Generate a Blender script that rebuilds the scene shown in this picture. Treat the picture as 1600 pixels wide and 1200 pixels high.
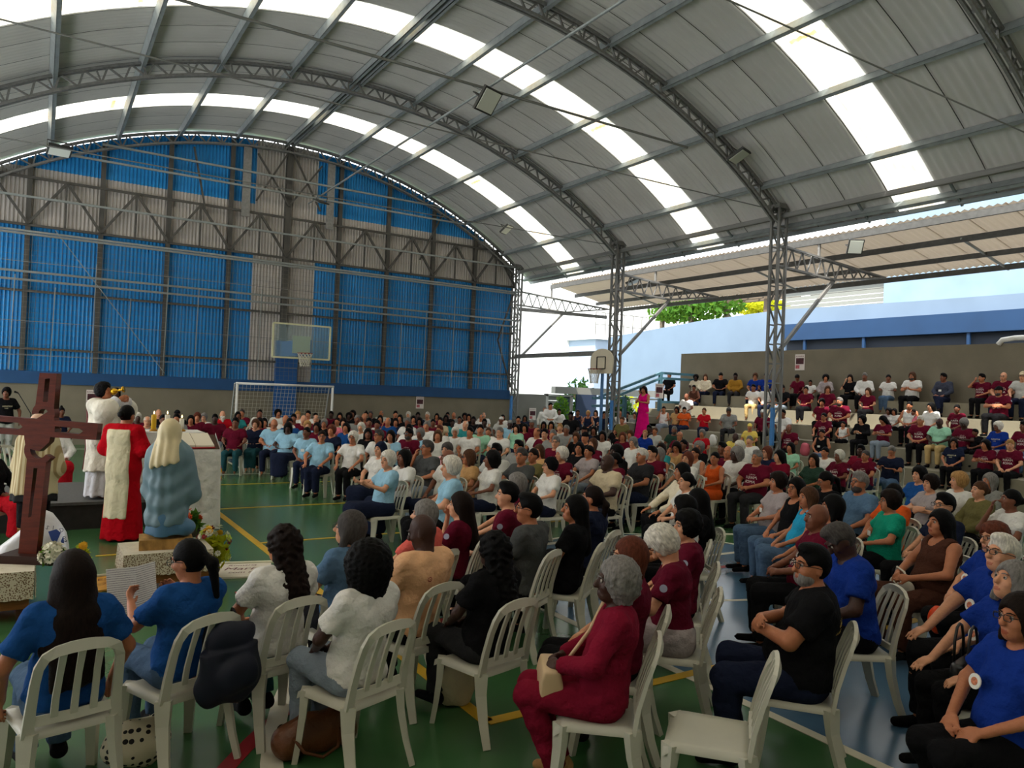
import bpy, bmesh, math, random
import numpy as np
from mathutils import Matrix, Vector
random.seed(7)
for _o in list(bpy.data.objects): bpy.data.objects.remove(_o)
SC = bpy.context.scene
COL = SC.collection
PI = math.pi
# ------------------------------------------------------------------ camera
# world: X across the hall (to the right), Y along the hall towards the end wall, Z up; camera stands at (0,0,2.07)
HC = 2.07
FPX, YAW, PIT, ROL = 1161.6, .5653272, .01202368, .03877978
def cam_axes():
    fwd = Vector((math.sin(YAW)*math.cos(PIT), math.cos(YAW)*math.cos(PIT), math.sin(PIT)))
    right = Vector((math.cos(YAW), -math.sin(YAW), 0)); up = right.cross(fwd)
    r = right*math.cos(ROL)+up*math.sin(ROL); u = -right*math.sin(ROL)+up*math.cos(ROL)
    return r, u, fwd
CR, CU, CF = cam_axes()
cd = bpy.data.cameras.new('camera'); cam = bpy.data.objects.new('camera', cd); COL.objects.link(cam)
cam.matrix_world = Matrix(((CR.x,CU.x,-CF.x,0),(CR.y,CU.y,-CF.y,0),(CR.z,CU.z,-CF.z,HC),(0,0,0,1)))
cd.sensor_width = 36.0; cd.lens = 36.0*FPX/1600.0; cd.clip_end = 300; cd.clip_start = .05
SC.camera = cam
def ray(x, y):
    a = (x-800)/FPX; b = (600-y)/FPX
    return CR*a+CU*b+CF
def on_z(x, y, z): d = ray(x, y); t = (z-HC)/d.z; return Vector((d.x*t, d.y*t, z))
def on_x(x, y, X): d = ray(x, y); t = X/d.x; return Vector((X, d.y*t, HC+d.z*t))
def on_y(x, y, Y): d = ray(x, y); t = Y/d.y; return Vector((d.x*t, Y, HC+d.z*t))
def at_depth(x, y, zc): d = ray(x, y); return Vector((d.x*zc, d.y*zc, HC+d.z*zc))
# ------------------------------------------------------------------ world, sun, exposure
W = bpy.data.worlds.new('world'); SC.world = W; W.use_nodes = True
bg = W.node_tree.nodes['Background']; bg.inputs[0].default_value = (.93, .965, 1.0, 1); bg.inputs[1].default_value = 2.2
sd = bpy.data.lights.new('sun', 'SUN'); sun = bpy.data.objects.new('sun', sd); COL.objects.link(sun)
sd.energy = 6.0; sd.angle = math.radians(.6); sd.color = (1, .94, .84)
SUN_DIR = Vector((2.2, 1.2, -4.0)).normalized()
sun.rotation_euler = SUN_DIR.to_track_quat('-Z', 'Y').to_euler()
VS = SC.view_settings
VS.view_transform = 'Standard'; VS.look = 'None'; VS.gamma = 1.0; VS.exposure = 0.82; VS.use_curve_mapping = False

# ------------------------------------------------------------------ materials
def s2l(c):
    return tuple((v/12.92 if v <= .04045 else ((v+.055)/1.055)**2.4) for v in c)
def rgb(r, g, b): return s2l((r/255, g/255, b/255))
MATS = {}
def mat(name, col, rough=.7, metal=0., noise=0., nscale=8., bump=0., bscale=60., spec=.3, stretch=None, sheen=0., trans=0.):
    if name in MATS: return MATS[name]
    m = bpy.data.materials.new(name); m.use_nodes = True; nt = m.node_tree; b = nt.nodes['Principled BSDF']
    b.inputs['Base Color'].default_value = (*col, 1); b.inputs['Roughness'].default_value = rough
    b.inputs['Metallic'].default_value = metal; b.inputs['Specular IOR Level'].default_value = spec
    if noise or bump:
        tc = nt.nodes.new('ShaderNodeTexCoord'); mp = nt.nodes.new('ShaderNodeMapping')
        nt.links.new(tc.outputs['Object'], mp.inputs['Vector'])
        if stretch: mp.inputs['Scale'].default_value = stretch
    if noise:
        n = nt.nodes.new('ShaderNodeTexNoise'); n.inputs['Scale'].default_value = nscale; n.inputs['Detail'].default_value = 4
        nt.links.new(mp.outputs[0], n.inputs['Vector'])
        r = nt.nodes.new('ShaderNodeMapRange'); r.inputs['From Min'].default_value = .3; r.inputs['From Max'].default_value = .7
        r.inputs['To Min'].default_value = 1-noise; r.inputs['To Max'].default_value = 1+noise
        nt.links.new(n.outputs['Fac'], r.inputs['Value'])
        mx = nt.nodes.new('ShaderNodeVectorMath'); mx.operation = 'SCALE'; mx.inputs[0].default_value = col
        nt.links.new(r.outputs[0], mx.inputs['Scale']); nt.links.new(mx.outputs[0], b.inputs['Base Color'])
    if bump:
        n2 = nt.nodes.new('ShaderNodeTexNoise'); n2.inputs['Scale'].default_value = bscale; n2.inputs['Detail'].default_value = 3
        nt.links.new(mp.outputs[0], n2.inputs['Vector'])
        bp = nt.nodes.new('ShaderNodeBump'); bp.inputs['Strength'].default_value = bump; bp.inputs['Distance'].default_value = .03
        nt.links.new(n2.outputs['Fac'], bp.inputs['Height']); nt.links.new(bp.outputs[0], b.inputs['Normal'])
    MATS[name] = m
    return m
def cloth(name, col, noise=.10): return mat('cloth_'+name, col, .9, 0, noise, 5, .9, 13, .06)
def glassy(name, col, alpha):
    if name in MATS: return MATS[name]
    m = bpy.data.materials.new(name); m.use_nodes = True; nt = m.node_tree; nt.nodes.clear()
    o = nt.nodes.new('ShaderNodeOutputMaterial'); mx = nt.nodes.new('ShaderNodeMixShader'); t = nt.nodes.new('ShaderNodeBsdfTransparent')
    g = nt.nodes.new('ShaderNodeBsdfPrincipled'); g.inputs['Base Color'].default_value = (*col, 1); g.inputs['Roughness'].default_value = .08
    mx.inputs[0].default_value = alpha
    nt.links.new(t.outputs[0], mx.inputs[1]); nt.links.new(g.outputs[0], mx.inputs[2]); nt.links.new(mx.outputs[0], o.inputs[0])
    MATS[name] = m; return m
def translucent(name, col, k, noise=0., tcol=None):
    if name in MATS: return MATS[name]
    m = bpy.data.materials.new(name); m.use_nodes = True; nt = m.node_tree; nt.nodes.clear()
    o = nt.nodes.new('ShaderNodeOutputMaterial'); mx = nt.nodes.new('ShaderNodeMixShader')
    t = nt.nodes.new('ShaderNodeBsdfTranslucent'); d = nt.nodes.new('ShaderNodeBsdfDiffuse')
    t.inputs[0].default_value = (*(tcol or col), 1); d.inputs[0].default_value = (*col, 1); mx.inputs[0].default_value = 1-k
    if noise:
        tc = nt.nodes.new('ShaderNodeTexCoord'); n = nt.nodes.new('ShaderNodeTexNoise'); n.inputs['Scale'].default_value = 2.2; n.inputs['Detail'].default_value = 5
        nt.links.new(tc.outputs['Object'], n.inputs['Vector'])
        r = nt.nodes.new('ShaderNodeValToRGB'); c = tcol or col
        r.color_ramp.elements[0].position = .35; r.color_ramp.elements[0].color = (c[0]*(1-noise*.4), c[1]*(1-noise*.8), c[2]*(1-noise), 1)
        r.color_ramp.elements[1].position = .62; r.color_ramp.elements[1].color = (*c, 1)
        nt.links.new(n.outputs['Fac'], r.inputs[0]); nt.links.new(r.outputs[0], t.inputs[0])
    nt.links.new(t.outputs[0], mx.inputs[1]); nt.links.new(d.outputs[0], mx.inputs[2]); nt.links.new(mx.outputs[0], o.inputs[0])
    MATS[name] = m; return m
# ------------------------------------------------------------------ object helpers
def link(o, parent=None):
    COL.objects.link(o)
    if parent is not None: o.parent = parent
    return o
def tag(o, label=None, cat=None, group=None, kind=None):
    if label: o['label'] = label
    if cat: o['category'] = cat
    if group: o['group'] = group
    if kind: o['kind'] = kind
    return o
def empty(name, loc=(0,0,0), rz=0., parent=None):
    o = bpy.data.objects.new(name, None); o.location = loc; o.rotation_euler = (0,0,rz); o.empty_display_size = .1
    return link(o, parent)
def mesh(name, V, Fc, mats=(), smooth=False, fmat=None):
    me = bpy.data.meshes.new(name)
    V = np.asarray(V, np.float32); me.from_pydata(V.tolist(), [], Fc if isinstance(Fc, list) else Fc.tolist())
    for m in mats: me.materials.append(m)
    if fmat is not None: me.polygons.foreach_set('material_index', np.asarray(fmat, np.int32))
    if smooth: me.polygons.foreach_set('use_smooth', np.ones(len(me.polygons), bool))
    me.update(); return me
def obj(name, me, parent=None, loc=None, rot=None, kind=None):
    o = bpy.data.objects.new(name, me)
    if loc is not None: o.location = loc
    if rot is not None: o.rotation_euler = rot
    link(o, parent)
    if kind: o['kind'] = kind
    return o
class MB:
    """collects simple shapes into one mesh"""
    def __init__(s): s.V = []; s.F = []
    def add(s, V, Fc):
        n = len(s.V); s.V += [tuple(v) for v in V]; s.F += [tuple(i+n for i in f) for f in Fc]; return s
    def box(s, a, b):
        x0,y0,z0 = a; x1,y1,z1 = b
        return s.add([(x0,y0,z0),(x1,y0,z0),(x1,y1,z0),(x0,y1,z0),(x0,y0,z1),(x1,y0,z1),(x1,y1,z1),(x0,y1,z1)],
                     [(0,3,2,1),(4,5,6,7),(0,1,5,4),(1,2,6,5),(2,3,7,6),(3,0,4,7)])
    def bar(s, p, q, w, h=None, up=(0,0,1)):
        """rectangular bar from p to q"""
        h = h or w; p = Vector(p); q = Vector(q); d = (q-p).normalized(); u = Vector(up)
        if abs(d.dot(u)) > .98: u = Vector((1,0,0)) if abs(d.x) < .9 else Vector((0,1,0))
        a = d.cross(u).normalized()*(w/2); b = a.cross(d).normalized()*(h/2)
        V = [p-a-b,p+a-b,p+a+b,p-a+b,q-a-b,q+a-b,q+a+b,q-a+b]
        return s.add(V, [(0,3,2,1),(4,5,6,7),(0,1,5,4),(1,2,6,5),(2,3,7,6),(3,0,4,7)])
    def tube(s, pts, r, n=8, closed=False, cap=True):
        pts = [Vector(p) for p in pts]; rr = r if isinstance(r, (list, tuple)) else [r]*len(pts)
        V = []; Fc = []; prev = None; m = len(pts)
        for i, p in enumerate(pts):
            d = (pts[(i+1) % m]-pts[i-1]) if closed else (pts[min(i+1, m-1)]-pts[max(i-1, 0)])
            d.normalize()
            if prev is None: a = d.orthogonal().normalized()
            else: a = (prev-d*prev.dot(d)).normalized()
            prev = a; b = d.cross(a)
            for k in range(n):
                t = 2*PI*k/n; V.append(p+(a*math.cos(t)+b*math.sin(t))*rr[i])
        for i in range(m if closed else m-1):
            j = (i+1) % m
            for k in range(n): Fc.append((i*n+k, i*n+(k+1) % n, j*n+(k+1) % n, j*n+k))
        if cap and not closed: Fc += [tuple(range(n-1, -1, -1)), tuple((m-1)*n+k for k in range(n))]
        return s.add(V, Fc)
    def lathe(s, prof, n=20, c=(0,0,0)):
        V = []; Fc = []
        for r, z in prof:
            for k in range(n): t = 2*PI*k/n; V.append((c[0]+r*math.cos(t), c[1]+r*math.sin(t), c[2]+z))
        for i in range(len(prof)-1):
            for k in range(n): Fc.append((i*n+k, i*n+(k+1) % n, (i+1)*n+(k+1) % n, (i+1)*n+k))
        Fc += [tuple(range(n-1, -1, -1)), tuple((len(prof)-1)*n+k for k in range(n))]
        return s.add(V, Fc)
    def sweep(s, pts, ws, ts, nrm):
        """rectangular section swept along pts; ws = width along side, ts = thickness along nrm"""
        V = []; Fc = []; m = len(pts); pts = [Vector(p) for p in pts]
        for i, p in enumerate(pts):
            d = (pts[min(i+1, m-1)]-pts[max(i-1, 0)]).normalized(); N = Vector(nrm[i] if isinstance(nrm, list) else nrm)
            sd = d.cross(N).normalized(); N = sd.cross(d).normalized(); a = sd*ws[i]/2; b = N*ts[i]/2
            V += [p-a-b, p+a-b, p+a+b, p-a+b]
        for i in range(m-1):
            for k in range(4): Fc.append((4*i+k, 4*i+(k+1) % 4, 4*i+4+(k+1) % 4, 4*i+4+k))
        Fc += [(3,2,1,0), (4*m-4,4*m-3,4*m-2,4*m-1)]
        return s.add(V, Fc)
    def mesh(s, name, m, smooth=False):
        ms = m if isinstance(m, (list, tuple)) else [m]
        me = mesh(name, s.V, s.F, ms, smooth)
        return me
    def build(s, name, m, parent=None, smooth=False, loc=None, rot=None, kind=None):
        return obj(name, s.mesh(name, m, smooth), parent, loc, rot, kind)
def bevel(o, w=.01, seg=2):
    b = o.modifiers.new('bevel', 'BEVEL'); b.width = w; b.segments = seg; b.limit_method = 'ANGLE'; return o
def place_bar(me_unit, name, p, q, parent):
    """a unit bar (0..1 along Z, unit square section) stretched between two points: shared mesh"""
    p = Vector(p); q = Vector(q); d = q-p; L = d.length
    o = bpy.data.objects.new(name, me_unit); link(o, parent)
    o.rotation_mode = 'QUATERNION'; o.location = p; o.rotation_quaternion = d.to_track_quat('Z', 'Y')
    o.scale = (1, 1, L); return o
_UB = {}
def unit_bar(w, m):
    k = (round(w, 4), m.name)
    if k not in _UB: _UB[k] = MB().box((-w/2,-w/2,0), (w/2,w/2,1)).mesh('bar', m)
    return _UB[k]
def text_mesh(s, size, name='print', font_shear=0., extr=0.):
    cu = bpy.data.curves.new(name, 'FONT'); cu.body = s; cu.size = size; cu.align_x = 'CENTER'; cu.align_y = 'CENTER'; cu.shear = font_shear; cu.extrude = extr
    cu.resolution_u = 2
    o = bpy.data.objects.new(name, cu); COL.objects.link(o)
    dg = bpy.context.evaluated_depsgraph_get(); me = bpy.data.meshes.new_from_object(o.evaluated_get(dg))
    bpy.data.objects.remove(o); return me
def me_arrays(me):
    V = np.zeros(len(me.vertices)*3, np.float32); me.vertices.foreach_get('co', V)
    return V.reshape(-1, 3), [tuple(p.vertices) for p in me.polygons]
def curve_shape(outer, holes, depth, name, m, bev=0.):
    """flat shape with holes, given as point lists in x,z, extruded along y"""
    cu = bpy.data.curves.new(name, 'CURVE'); cu.dimensions = '2D'; cu.fill_mode = 'BOTH'; cu.extrude = depth/2; cu.bevel_depth = bev
    for pts in [outer]+holes:
        sp = cu.splines.new('POLY'); sp.points.add(len(pts)-1); sp.use_cyclic_u = True
        for p, (x, z) in zip(sp.points, pts): p.co = (x, z, 0, 1)
    o = bpy.data.objects.new(name, cu); COL.objects.link(o)
    dg = bpy.context.evaluated_depsgraph_get(); me = bpy.data.meshes.new_from_object(o.evaluated_get(dg))
    bpy.data.objects.remove(o); me.transform(Matrix.Rotation(PI/2, 4, 'X')); me.materials.clear(); me.materials.append(m); me.name = name
    return me
# =================================================================== STRUCTURE
XC, RA, ZA = 7.0, 15.7, 10.38-15.7
def arch(X, off=0.):
    r = RA+off; return ZA+math.sqrt(max(r*r-(X-XC)**2, 0.))
def apt(th, off=0.): return (XC+(RA+off)*math.sin(th), ZA+(RA+off)*math.cos(th))
TH = math.asin(9.5/RA)            # columns stand at X = 7 +- 9.5
YE = 26.0                          # end wall
TR_Y = [25.85, 19.5, 13.0, 6.5]
steel = mat('steel_grey', rgb(128, 127, 124), .55, .25, .18, 14)
steel_dk = mat('steel_dark', rgb(80, 78, 74), .6, .3, .2, 14)
galv = mat('steel_galvanised', rgb(136, 142, 141), .5, .4, .15, 9)
concrete = mat('concrete_olive', rgb(122, 115, 98), .85, 0, .10, 1.6, .15, 30)
# ---- floor with painted court lines
fl_green = mat('court_green', rgb(58, 100, 60), .24, 0, .16, .9, .05, 5, .5)
fl_blue = mat('court_blue', rgb(74, 106, 134), .22, 0, .16, .9, .05, 5, .5)
ln_y = mat('line_yellow', rgb(196, 156, 36), .45, 0, .12, 3)
ln_w = mat('line_white', rgb(205, 200, 182), .45, 0, .10, 3)
ln_r = mat('line_red', rgb(142, 24, 34), .45, 0, .12, 3)
floor = tag(MB().box((-4.5,-9,-.2), (23,40,0)).build('floor', fl_green), kind='structure')
def flat(name, quads, m, z):
    mb = MB()
    for q in quads:
        n = len(q); V = [(x,y,z) for x,y in q]+[(x,y,z-.004) for x,y in q]
        Fc = [tuple(range(n)), tuple(range(2*n-1, n-1, -1))]+[(i,n+i,n+(i+1) % n,(i+1) % n) for i in range(n)]
        mb.add(V, Fc)
    return mb.build(name, m, floor)
def hl(y, x0, x1, w=.08): return [(x0,y-w/2),(x1,y-w/2),(x1,y+w/2),(x0,y+w/2)]
def vl(x, y0, y1, w=.08): return [(x-w/2,y0),(x+w/2,y0),(x+w/2,y1),(x-w/2,y1)]
def arcq(cx, cy, r, a0, a1, w=.08, n=48):
    P = []
    for i in range(n):
        t0 = a0+(a1-a0)*i/n; t1 = a0+(a1-a0)*(i+1)/n
        P.append([(cx+(r-w/2)*math.cos(t0),cy+(r-w/2)*math.sin(t0)),(cx+(r+w/2)*math.cos(t0),cy+(r+w/2)*math.sin(t0)),
                  (cx+(r+w/2)*math.cos(t1),cy+(r+w/2)*math.sin(t1)),(cx+(r-w/2)*math.cos(t1),cy+(r-w/2)*math.sin(t1))])
    return P
for y0, y1 in ((1.2, 6.95), (18.7, 24.4)): flat('key_area', [[(4.18,y0),(9.5,y0),(9.5,y1),(4.18,y1)]], fl_blue, .002)
flat('key_circle', [[(6.84+1.8*math.cos(t*PI/24),6.95+1.8*math.sin(t*PI/24)) for t in range(25)]], fl_blue, .002)
for q in (vl(4.18,1.2,6.95), vl(9.5,1.2,6.95), hl(6.95,4.18,9.5), vl(4.18,18.7,24.4), vl(9.5,18.7,24.4), hl(18.7,4.18,9.5), hl(1.2,-1.2,14.8), hl(24.4,-1.2,14.8), vl(14.8,1.2,24.4), hl(12.78,-1.2,2.4), hl(17.45,2.6,5.2)):
    flat('white_line', [q], ln_w, .004)
flat('white_arc', arcq(6.8, 2.6, 5.85, 0, PI, .12), ln_w, .004)
flat('white_arc', arcq(6.84, 6.95, 1.8, 0, 2*PI, .06), ln_w, .004)
flat('red_arc', arcq(5.3, 1.0, 5.4, PI/2, PI, .10), ln_r, .0035)
flat('red_arc', arcq(8.3, 1.0, 5.4, 0, PI/2, .10), ln_r, .0035)
flat('red_line', [hl(6.4,5.3,8.3,.10)], ln_r, .0035)
flat('red_line', [hl(7.6,1.7,2.3,.08)], ln_r, .0035)
for q in (vl(2.45,4.0,21.6,.09), vl(11.2,4.0,21.6,.09), hl(4.0,2.45,11.2,.09), hl(21.6,2.45,11.2,.09), hl(12.72,2.45,11.2,.06), hl(9.85,2.45,11.2,.06), hl(15.7,2.45,11.2,.06),
          hl(9.8,.62,.95,.05), hl(9.8,1.55,1.9,.05), hl(9.8,11.7,12.0,.05)):
    flat('yellow_line', [q], ln_y, .005)
# ---- end wall: concrete base, blue beam, corrugated cladding in coloured panels
wall_far = tag(empty('wall_far', (0,0,0)), kind='structure')
MB().box((-4.2,YE-.05,0), (16.35,YE+.25,1.8)).build('concrete_base', concrete, wall_far)
bl_beam = mat('paint_blue_beam', rgb(36, 76, 120), .6, 0, .08, 2)
MB().box((-4.2,YE-.1,1.8), (16.35,YE+.25,2.17)).build('blue_beam', bl_beam, wall_far)
clad_b = mat('cladding_blue', rgb(40, 134, 196), .40, .1, .06, 1.2)
clad_w = mat('cladding_white', rgb(178, 172, 166), .5, .05, .06, 1.2)
def cladding(x0, x1, z0, z1, m):
    P = .105; n = max(2, int((x1-x0)/P*6)); V = []; Fc = []
    for i in range(n+1):
        x = x0+(x1-x0)*i/n; y = YE+.06+.022*max(-1, min(1, 1.6*math.sin(2*PI*x/P)))
        zt = min(z1, arch(x, -.02)); zb = min(z0, zt-.005); V += [(x,y,zb),(x,y,zt)]
    for i in range(n): Fc.append((2*i,2*i+2,2*i+3,2*i+1))
    obj('cladding_panel', mesh('cladding_panel', V, Fc, [m]), wall_far)
PX = [7+1.87*k for k in range(-5, 6)]
edges = [-2.5]+[x for x in PX if x > -2.4 and abs(x-7) > .1]+[16.4]
for i in range(len(edges)-1):
    a, b = edges[i], edges[i+1]
    for s0, s1 in ((a, min(b, 5.93)), (max(a, 8.05), b)):
        if s1-s0 > .05:
            cladding(s0, s1, 2.17, 6.42, clad_b); cladding(s0, s1, 6.42, 8.15, clad_w); cladding(s0, s1, 8.15, 11, clad_b)
for a, b in ((5.93, 7.0), (7.0, 8.05)): cladding(a, b, 2.17, 6.42, clad_w); cladding(a, b, 6.42, 11, clad_w)
ub = unit_bar(.13, steel_dk); ub_s = unit_bar(.07, steel_dk); ub_g = unit_bar(.06, galv); ub_r = unit_bar(.022, galv); ub_d = unit_bar(.055, steel_dk)
for x in PX:
    if -2.4 < x < 16.3: place_bar(unit_bar(.2 if abs(x-7) < .1 else .13, steel_dk), 'wall_post', (x,YE-.05,2.17), (x,YE-.05,arch(x,-.1)), wall_far)
for z in (2.82, 4.5, 6.42, 7.81): place_bar(ub_s, 'wall_girt', (-2.5,YE-.1,z), (16.4,YE-.1,z), wall_far)
for z in (5.03, 4.79, 6.12, 6.2, 7.2, 8.6, 9.1): 
    h = 9.5 if z < 7.5 else math.sqrt(max(0., (RA-.2)**2-(z-ZA)**2))
    place_bar(ub_g, 'wall_rail', (max(-2.5,7-h),YE-.32,z), (min(16.4,7+h),YE-.32,z), wall_far)
k = 0
for x in PX:                                     # diagonals of the horizontal wall truss
    for s in (-1, 1):
        if -2.5 < x+s*.93 < 16.4 and -2.5 < x < 16.4: place_bar(ub_s, 'truss_diagonal', (x+s*.93,YE-.16,7.78), (x,YE-.16,6.45), wall_far)
    if -2.4 < x+.93 < 16.4: place_bar(ub_d, 'truss_upright', (x+.93,YE-.16,6.45), (x+.93,YE-.16,7.78), wall_far)
for x0, z0, x1, z1 in ((7,10.2,8.1,8.2),(7,10.2,5.9,8.2),(7,8.2,8.1,9.8),(7,8.2,5.9,9.8),(3.9,9.6,4.3,7.7),(12.0,7.0,12.9,8.9),(16.3,2.3,15.6,4.2),(15.6,4.2,16.3,6.2)):
    place_bar(ub_d, 'wall_brace', (x0,YE-.2,z0), (x1,YE-.2,z1), wall_far)
# upright wide steel plates near the middle
for x in (5.55, 8.42): MB().box((x-.13,YE-.3,7.6), (x+.13,YE-.25,arch(x,-.4))).build('steel_plate', steel, wall_far)
# safety net with weighted ropes hanging in front of the cladding
net = tag(empty('safety_net', (0,YE-.45,2.2)), 'large ball-stop net with hanging ropes in front of blue cladding', 'net')
netm = mat('net_cord', rgb(122, 118, 108), .8)
mb = MB()
for i in range(0, 126): x = -2.3+.15*i; mb.bar((x,0,0), (x,0,4.0), .005)
for i in range(0, 27): mb.bar((-2.3,0,.15*i), (16.4,0,.15*i), .005)
tag(mb.build('netting', netm, net), kind='stuff')
for x in [-.77,.22,1.25,2.2,3.23,4.14,5.09,6.1,7.9,8.9,9.8,11.2,12.2,13.4,14.6,15.6]:
    place_bar(ub_r, 'net_rope', (x,-.02,0), (x+.05,-.02,2.2+random.random()*1.6), net)
for z in (.42, 1.4, 2.55, 3.1): place_bar(unit_bar(.018, steel), 'net_cable', (-2.4,-.02,z), (16.3,-.02,z), net)
place_bar(unit_bar(.02, galv), 'net_guy', (.2,.0,4.1), (3.3,.0,.05), net)
# ---- left side: low wall and a canopy added against the sun, open between for sky light (outside the view)
wall_left = tag(MB().box((-8.2,-9,0), (-8.0,YE,1.2)).build('wall_left', concrete), kind='structure')
MB().box((0-8.2,YE-.05,0), (-4.2,YE+.2,5.9)).build('end_panel', concrete, wall_left)
near_light_block = tag(MB().box((-8.2,-9.2,0), (22.2,-9.0,10.4)).build('near_light_block', concrete), kind='structure')  # unseen wall behind the camera, added to darken the foreground
MB().box((-8.2,-9,1.2), (-8.0,6,6.3)).build('light_block_panel', concrete, wall_left)  # unseen panel added to cut the side light near the camera
# ---- low grey wall and gate to the right of the end wall
grey_w = mat('wall_grey', rgb(120, 119, 112), .8, 0, .06, 2)
p0 = on_y(785, 625, YE); 
wall_back = tag(empty('wall_back', (0,0,0)), kind='structure')
MB().box((16.35,YE-.05,0), (18.2,YE+.15,2.05)).build('grey_wall', grey_w, wall_back)
frame_m = mat('door_frame_light', rgb(176, 176, 172), .6)
dgrey = mat('door_slate', rgb(62, 76, 92), .6); dblue = mat('door_navy', rgb(46, 58, 82), .6)
shut = mat('shutter_grey', rgb(120, 122, 116), .6)
for i in range(9): MB().box((18.35,YE+.02,.1+i*.215), (18.9,YE+.06,.1+i*.215+.2)).build('shutter_slat', shut, wall_back)
MB().box((18.2,YE-.05,0), (18.33,YE+.1,2.1)).build('door_frame', frame_m, wall_back)
MB().box((19.55,YE-.05,0), (19.65,YE+.1,2.05)).build('door_frame', frame_m, wall_back)
MB().box((18.2,YE-.05,2.0), (19.65,YE+.1,2.08)).build('door_frame', frame_m, wall_back)
MB().box((18.92,YE+.04,0), (19.53,YE+.09,2.0)).build('door_leaf', dgrey, wall_back)
MB().box((19.66,YE-.3,0), (20.75,YE-.22,2.12)).build('door_leaf', dblue, wall_back)
MB().box((18.6,YE-.15,2.12), (25.2,YE+.15,2.42)).build('gate_lintel', mat('paint_grey', rgb(132,132,126), .6), wall_back)
MB().box((23.0,YE-.05,1.98), (25.0,YE+.05,2.06)).build('gate_rail', mat('paint_grey', rgb(132,132,126), .6), wall_back)
MB().box((22.8,YE-.05,0), (22.9,YE+.05,2.06)).build('gate_post', mat('paint_grey', rgb(132,132,126), .6), wall_back)
for i in range(12): MB().box((23.0,YE+.8,.9+i*.09), (23.9,YE+.83,.9+i*.09+.07)).build('vent_slat', frame_m, wall_back)
# ---- roof: corrugated sheets on purlins, translucent strips
ceiling = tag(empty('ceiling', (0,0,0)), kind='structure')
sheet_m = mat('roof_sheet', rgb(210, 206, 200), .55, .15, .08, .6)
sheet_dk = mat('roof_seam', rgb(70, 68, 64), .7)
sky_w = translucent('skylight_white', rgb(236, 236, 226), .62)
sky_c = translucent('skylight_cream', rgb(230, 224, 200), .58, .35, rgb(238, 228, 200))
EX = math.asin(10.15/RA)
def roof_sheet(th0, th1, w, nw, na):
    """one corrugated sheet: waves along Y, following the arch"""
    V = []; Fc = []
    for j in range(nw+1):
        y = w*j/nw; o = .16+.022*math.cos(2*PI*j/4)
        for i in range(na+1):
            x, z = apt(th0+(th1-th0)*i/na, o); V.append((x,y,z))
    for j in range(nw):
        for i in range(na): a = j*(na+1)+i; Fc.append((a,a+1,a+na+2,a+na+1))
    return V, Fc
segs = [-EX, -EX*.52, -.0, EX*.52, EX]
SW = 1.04; NW = 24
sh_me = {}
for k in range(4):
    V, Fc = roof_sheet(segs[k], segs[k+1]+.006, SW+.03, NW, 9)
    for kind, mm in (('s', sheet_m), ('w', sky_w), ('c', sky_c)): sh_me[k, kind] = mesh('roof_sheet', V, Fc, [mm], True)
strip_me = {}
for kind, mm, w in (('w', sky_w, .27), ('c', sky_c, .58)):
    for k in range(4):
        V, Fc = roof_sheet(segs[k], segs[k+1]+.006, w, 8 if kind == 'w' else 14, 9); strip_me[k, kind] = mesh('skylight_sheet', V, Fc, [mm], True)
SKY = [22.4, 15.55, 9.05, 2.55, -3.95]              # start of each translucent strip, 1.34 wide
y = YE+.1
ys = []
cur = -8.0
stops = sorted(SKY)
for sy in stops+[YE+.2]:
    n = max(1, round((sy-cur)/SW)); w = (sy-cur)/n
    for i in range(n): ys.append((cur+i*w, w, 's'))
    if sy < YE: ys += [(sy, .26, 'w'), (sy+.26, .57, 'c'), (sy+.83, .26, 'w')]
    cur = sy+1.09
for y0, w, kind in ys:
    for k in range(4):
        if kind == 's':
            o = obj('roof_sheet', sh_me[k, 's'], ceiling, (0,y0,0)); o.scale = (1, w/SW, 1)
        else: obj('skylight_sheet', strip_me[k, kind], ceiling, (0,y0,0))
        if kind == 's' and k in (1, 2, 3, 0):
            pass
# dark overlap seams between sheets
seam_me = {}
for k in range(2):
    V = []; Fc = []; t0, t1 = (-EX, 0) if k == 0 else (0, EX)
    for i in range(13):
        t = t0+(t1-t0)*i/12
        for dy, o in ((0,.128),(.022,.128)): x, z = apt(t, o); V.append((x,dy,z))
    for i in range(12): Fc.append((2*i,2*i+1,2*i+3,2*i+2))
    seam_me[k] = mesh('sheet_seam', V, Fc, [sheet_dk])
for y0, w, kind in ys:
    if kind == 's':
        for k in range(2): obj('sheet_seam', seam_me[k], ceiling, (0,y0-.015,0))
# purlins (C channels along the hall)
purl = mat('purlin_paint', rgb(150, 156, 156), .55, .25, .12, 6)
for kx in range(-5, 7):
    x = XC+1.75*kx if kx < 6 else 16.95
    if kx == -6: continue
    th = math.asin((x-XC)/RA)
    for dd in ((-.11, .11) if kx == 0 else (0,)):
        mb = MB(); L = 34.1
        for a, b in (((-.045,0,-.07), (.045,L,-.055)), ((-.045,0,.118), (.045,L,.13)), ((-.045,0,-.07), (-.03,L,.13))): mb.box(a, b)
        px, pz = apt(th+dd/RA, .0); o = mb.build('purlin', purl, ceiling, loc=(px,-8,pz)); o.rotation_euler = (0, th, 0)
for sx in (-1, 1):
    x = XC+sx*9.55
    place_bar(unit_bar(.12, steel), 'eave_beam', (x,-8,arch(x)-.08), (x,YE,arch(x)-.08), ceiling)
x, z = apt(EX, .1); place_bar(unit_bar(.09, galv), 'eave_gutter', (x,-8,z-.02), (x,YE,z-.02), ceiling)
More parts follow.
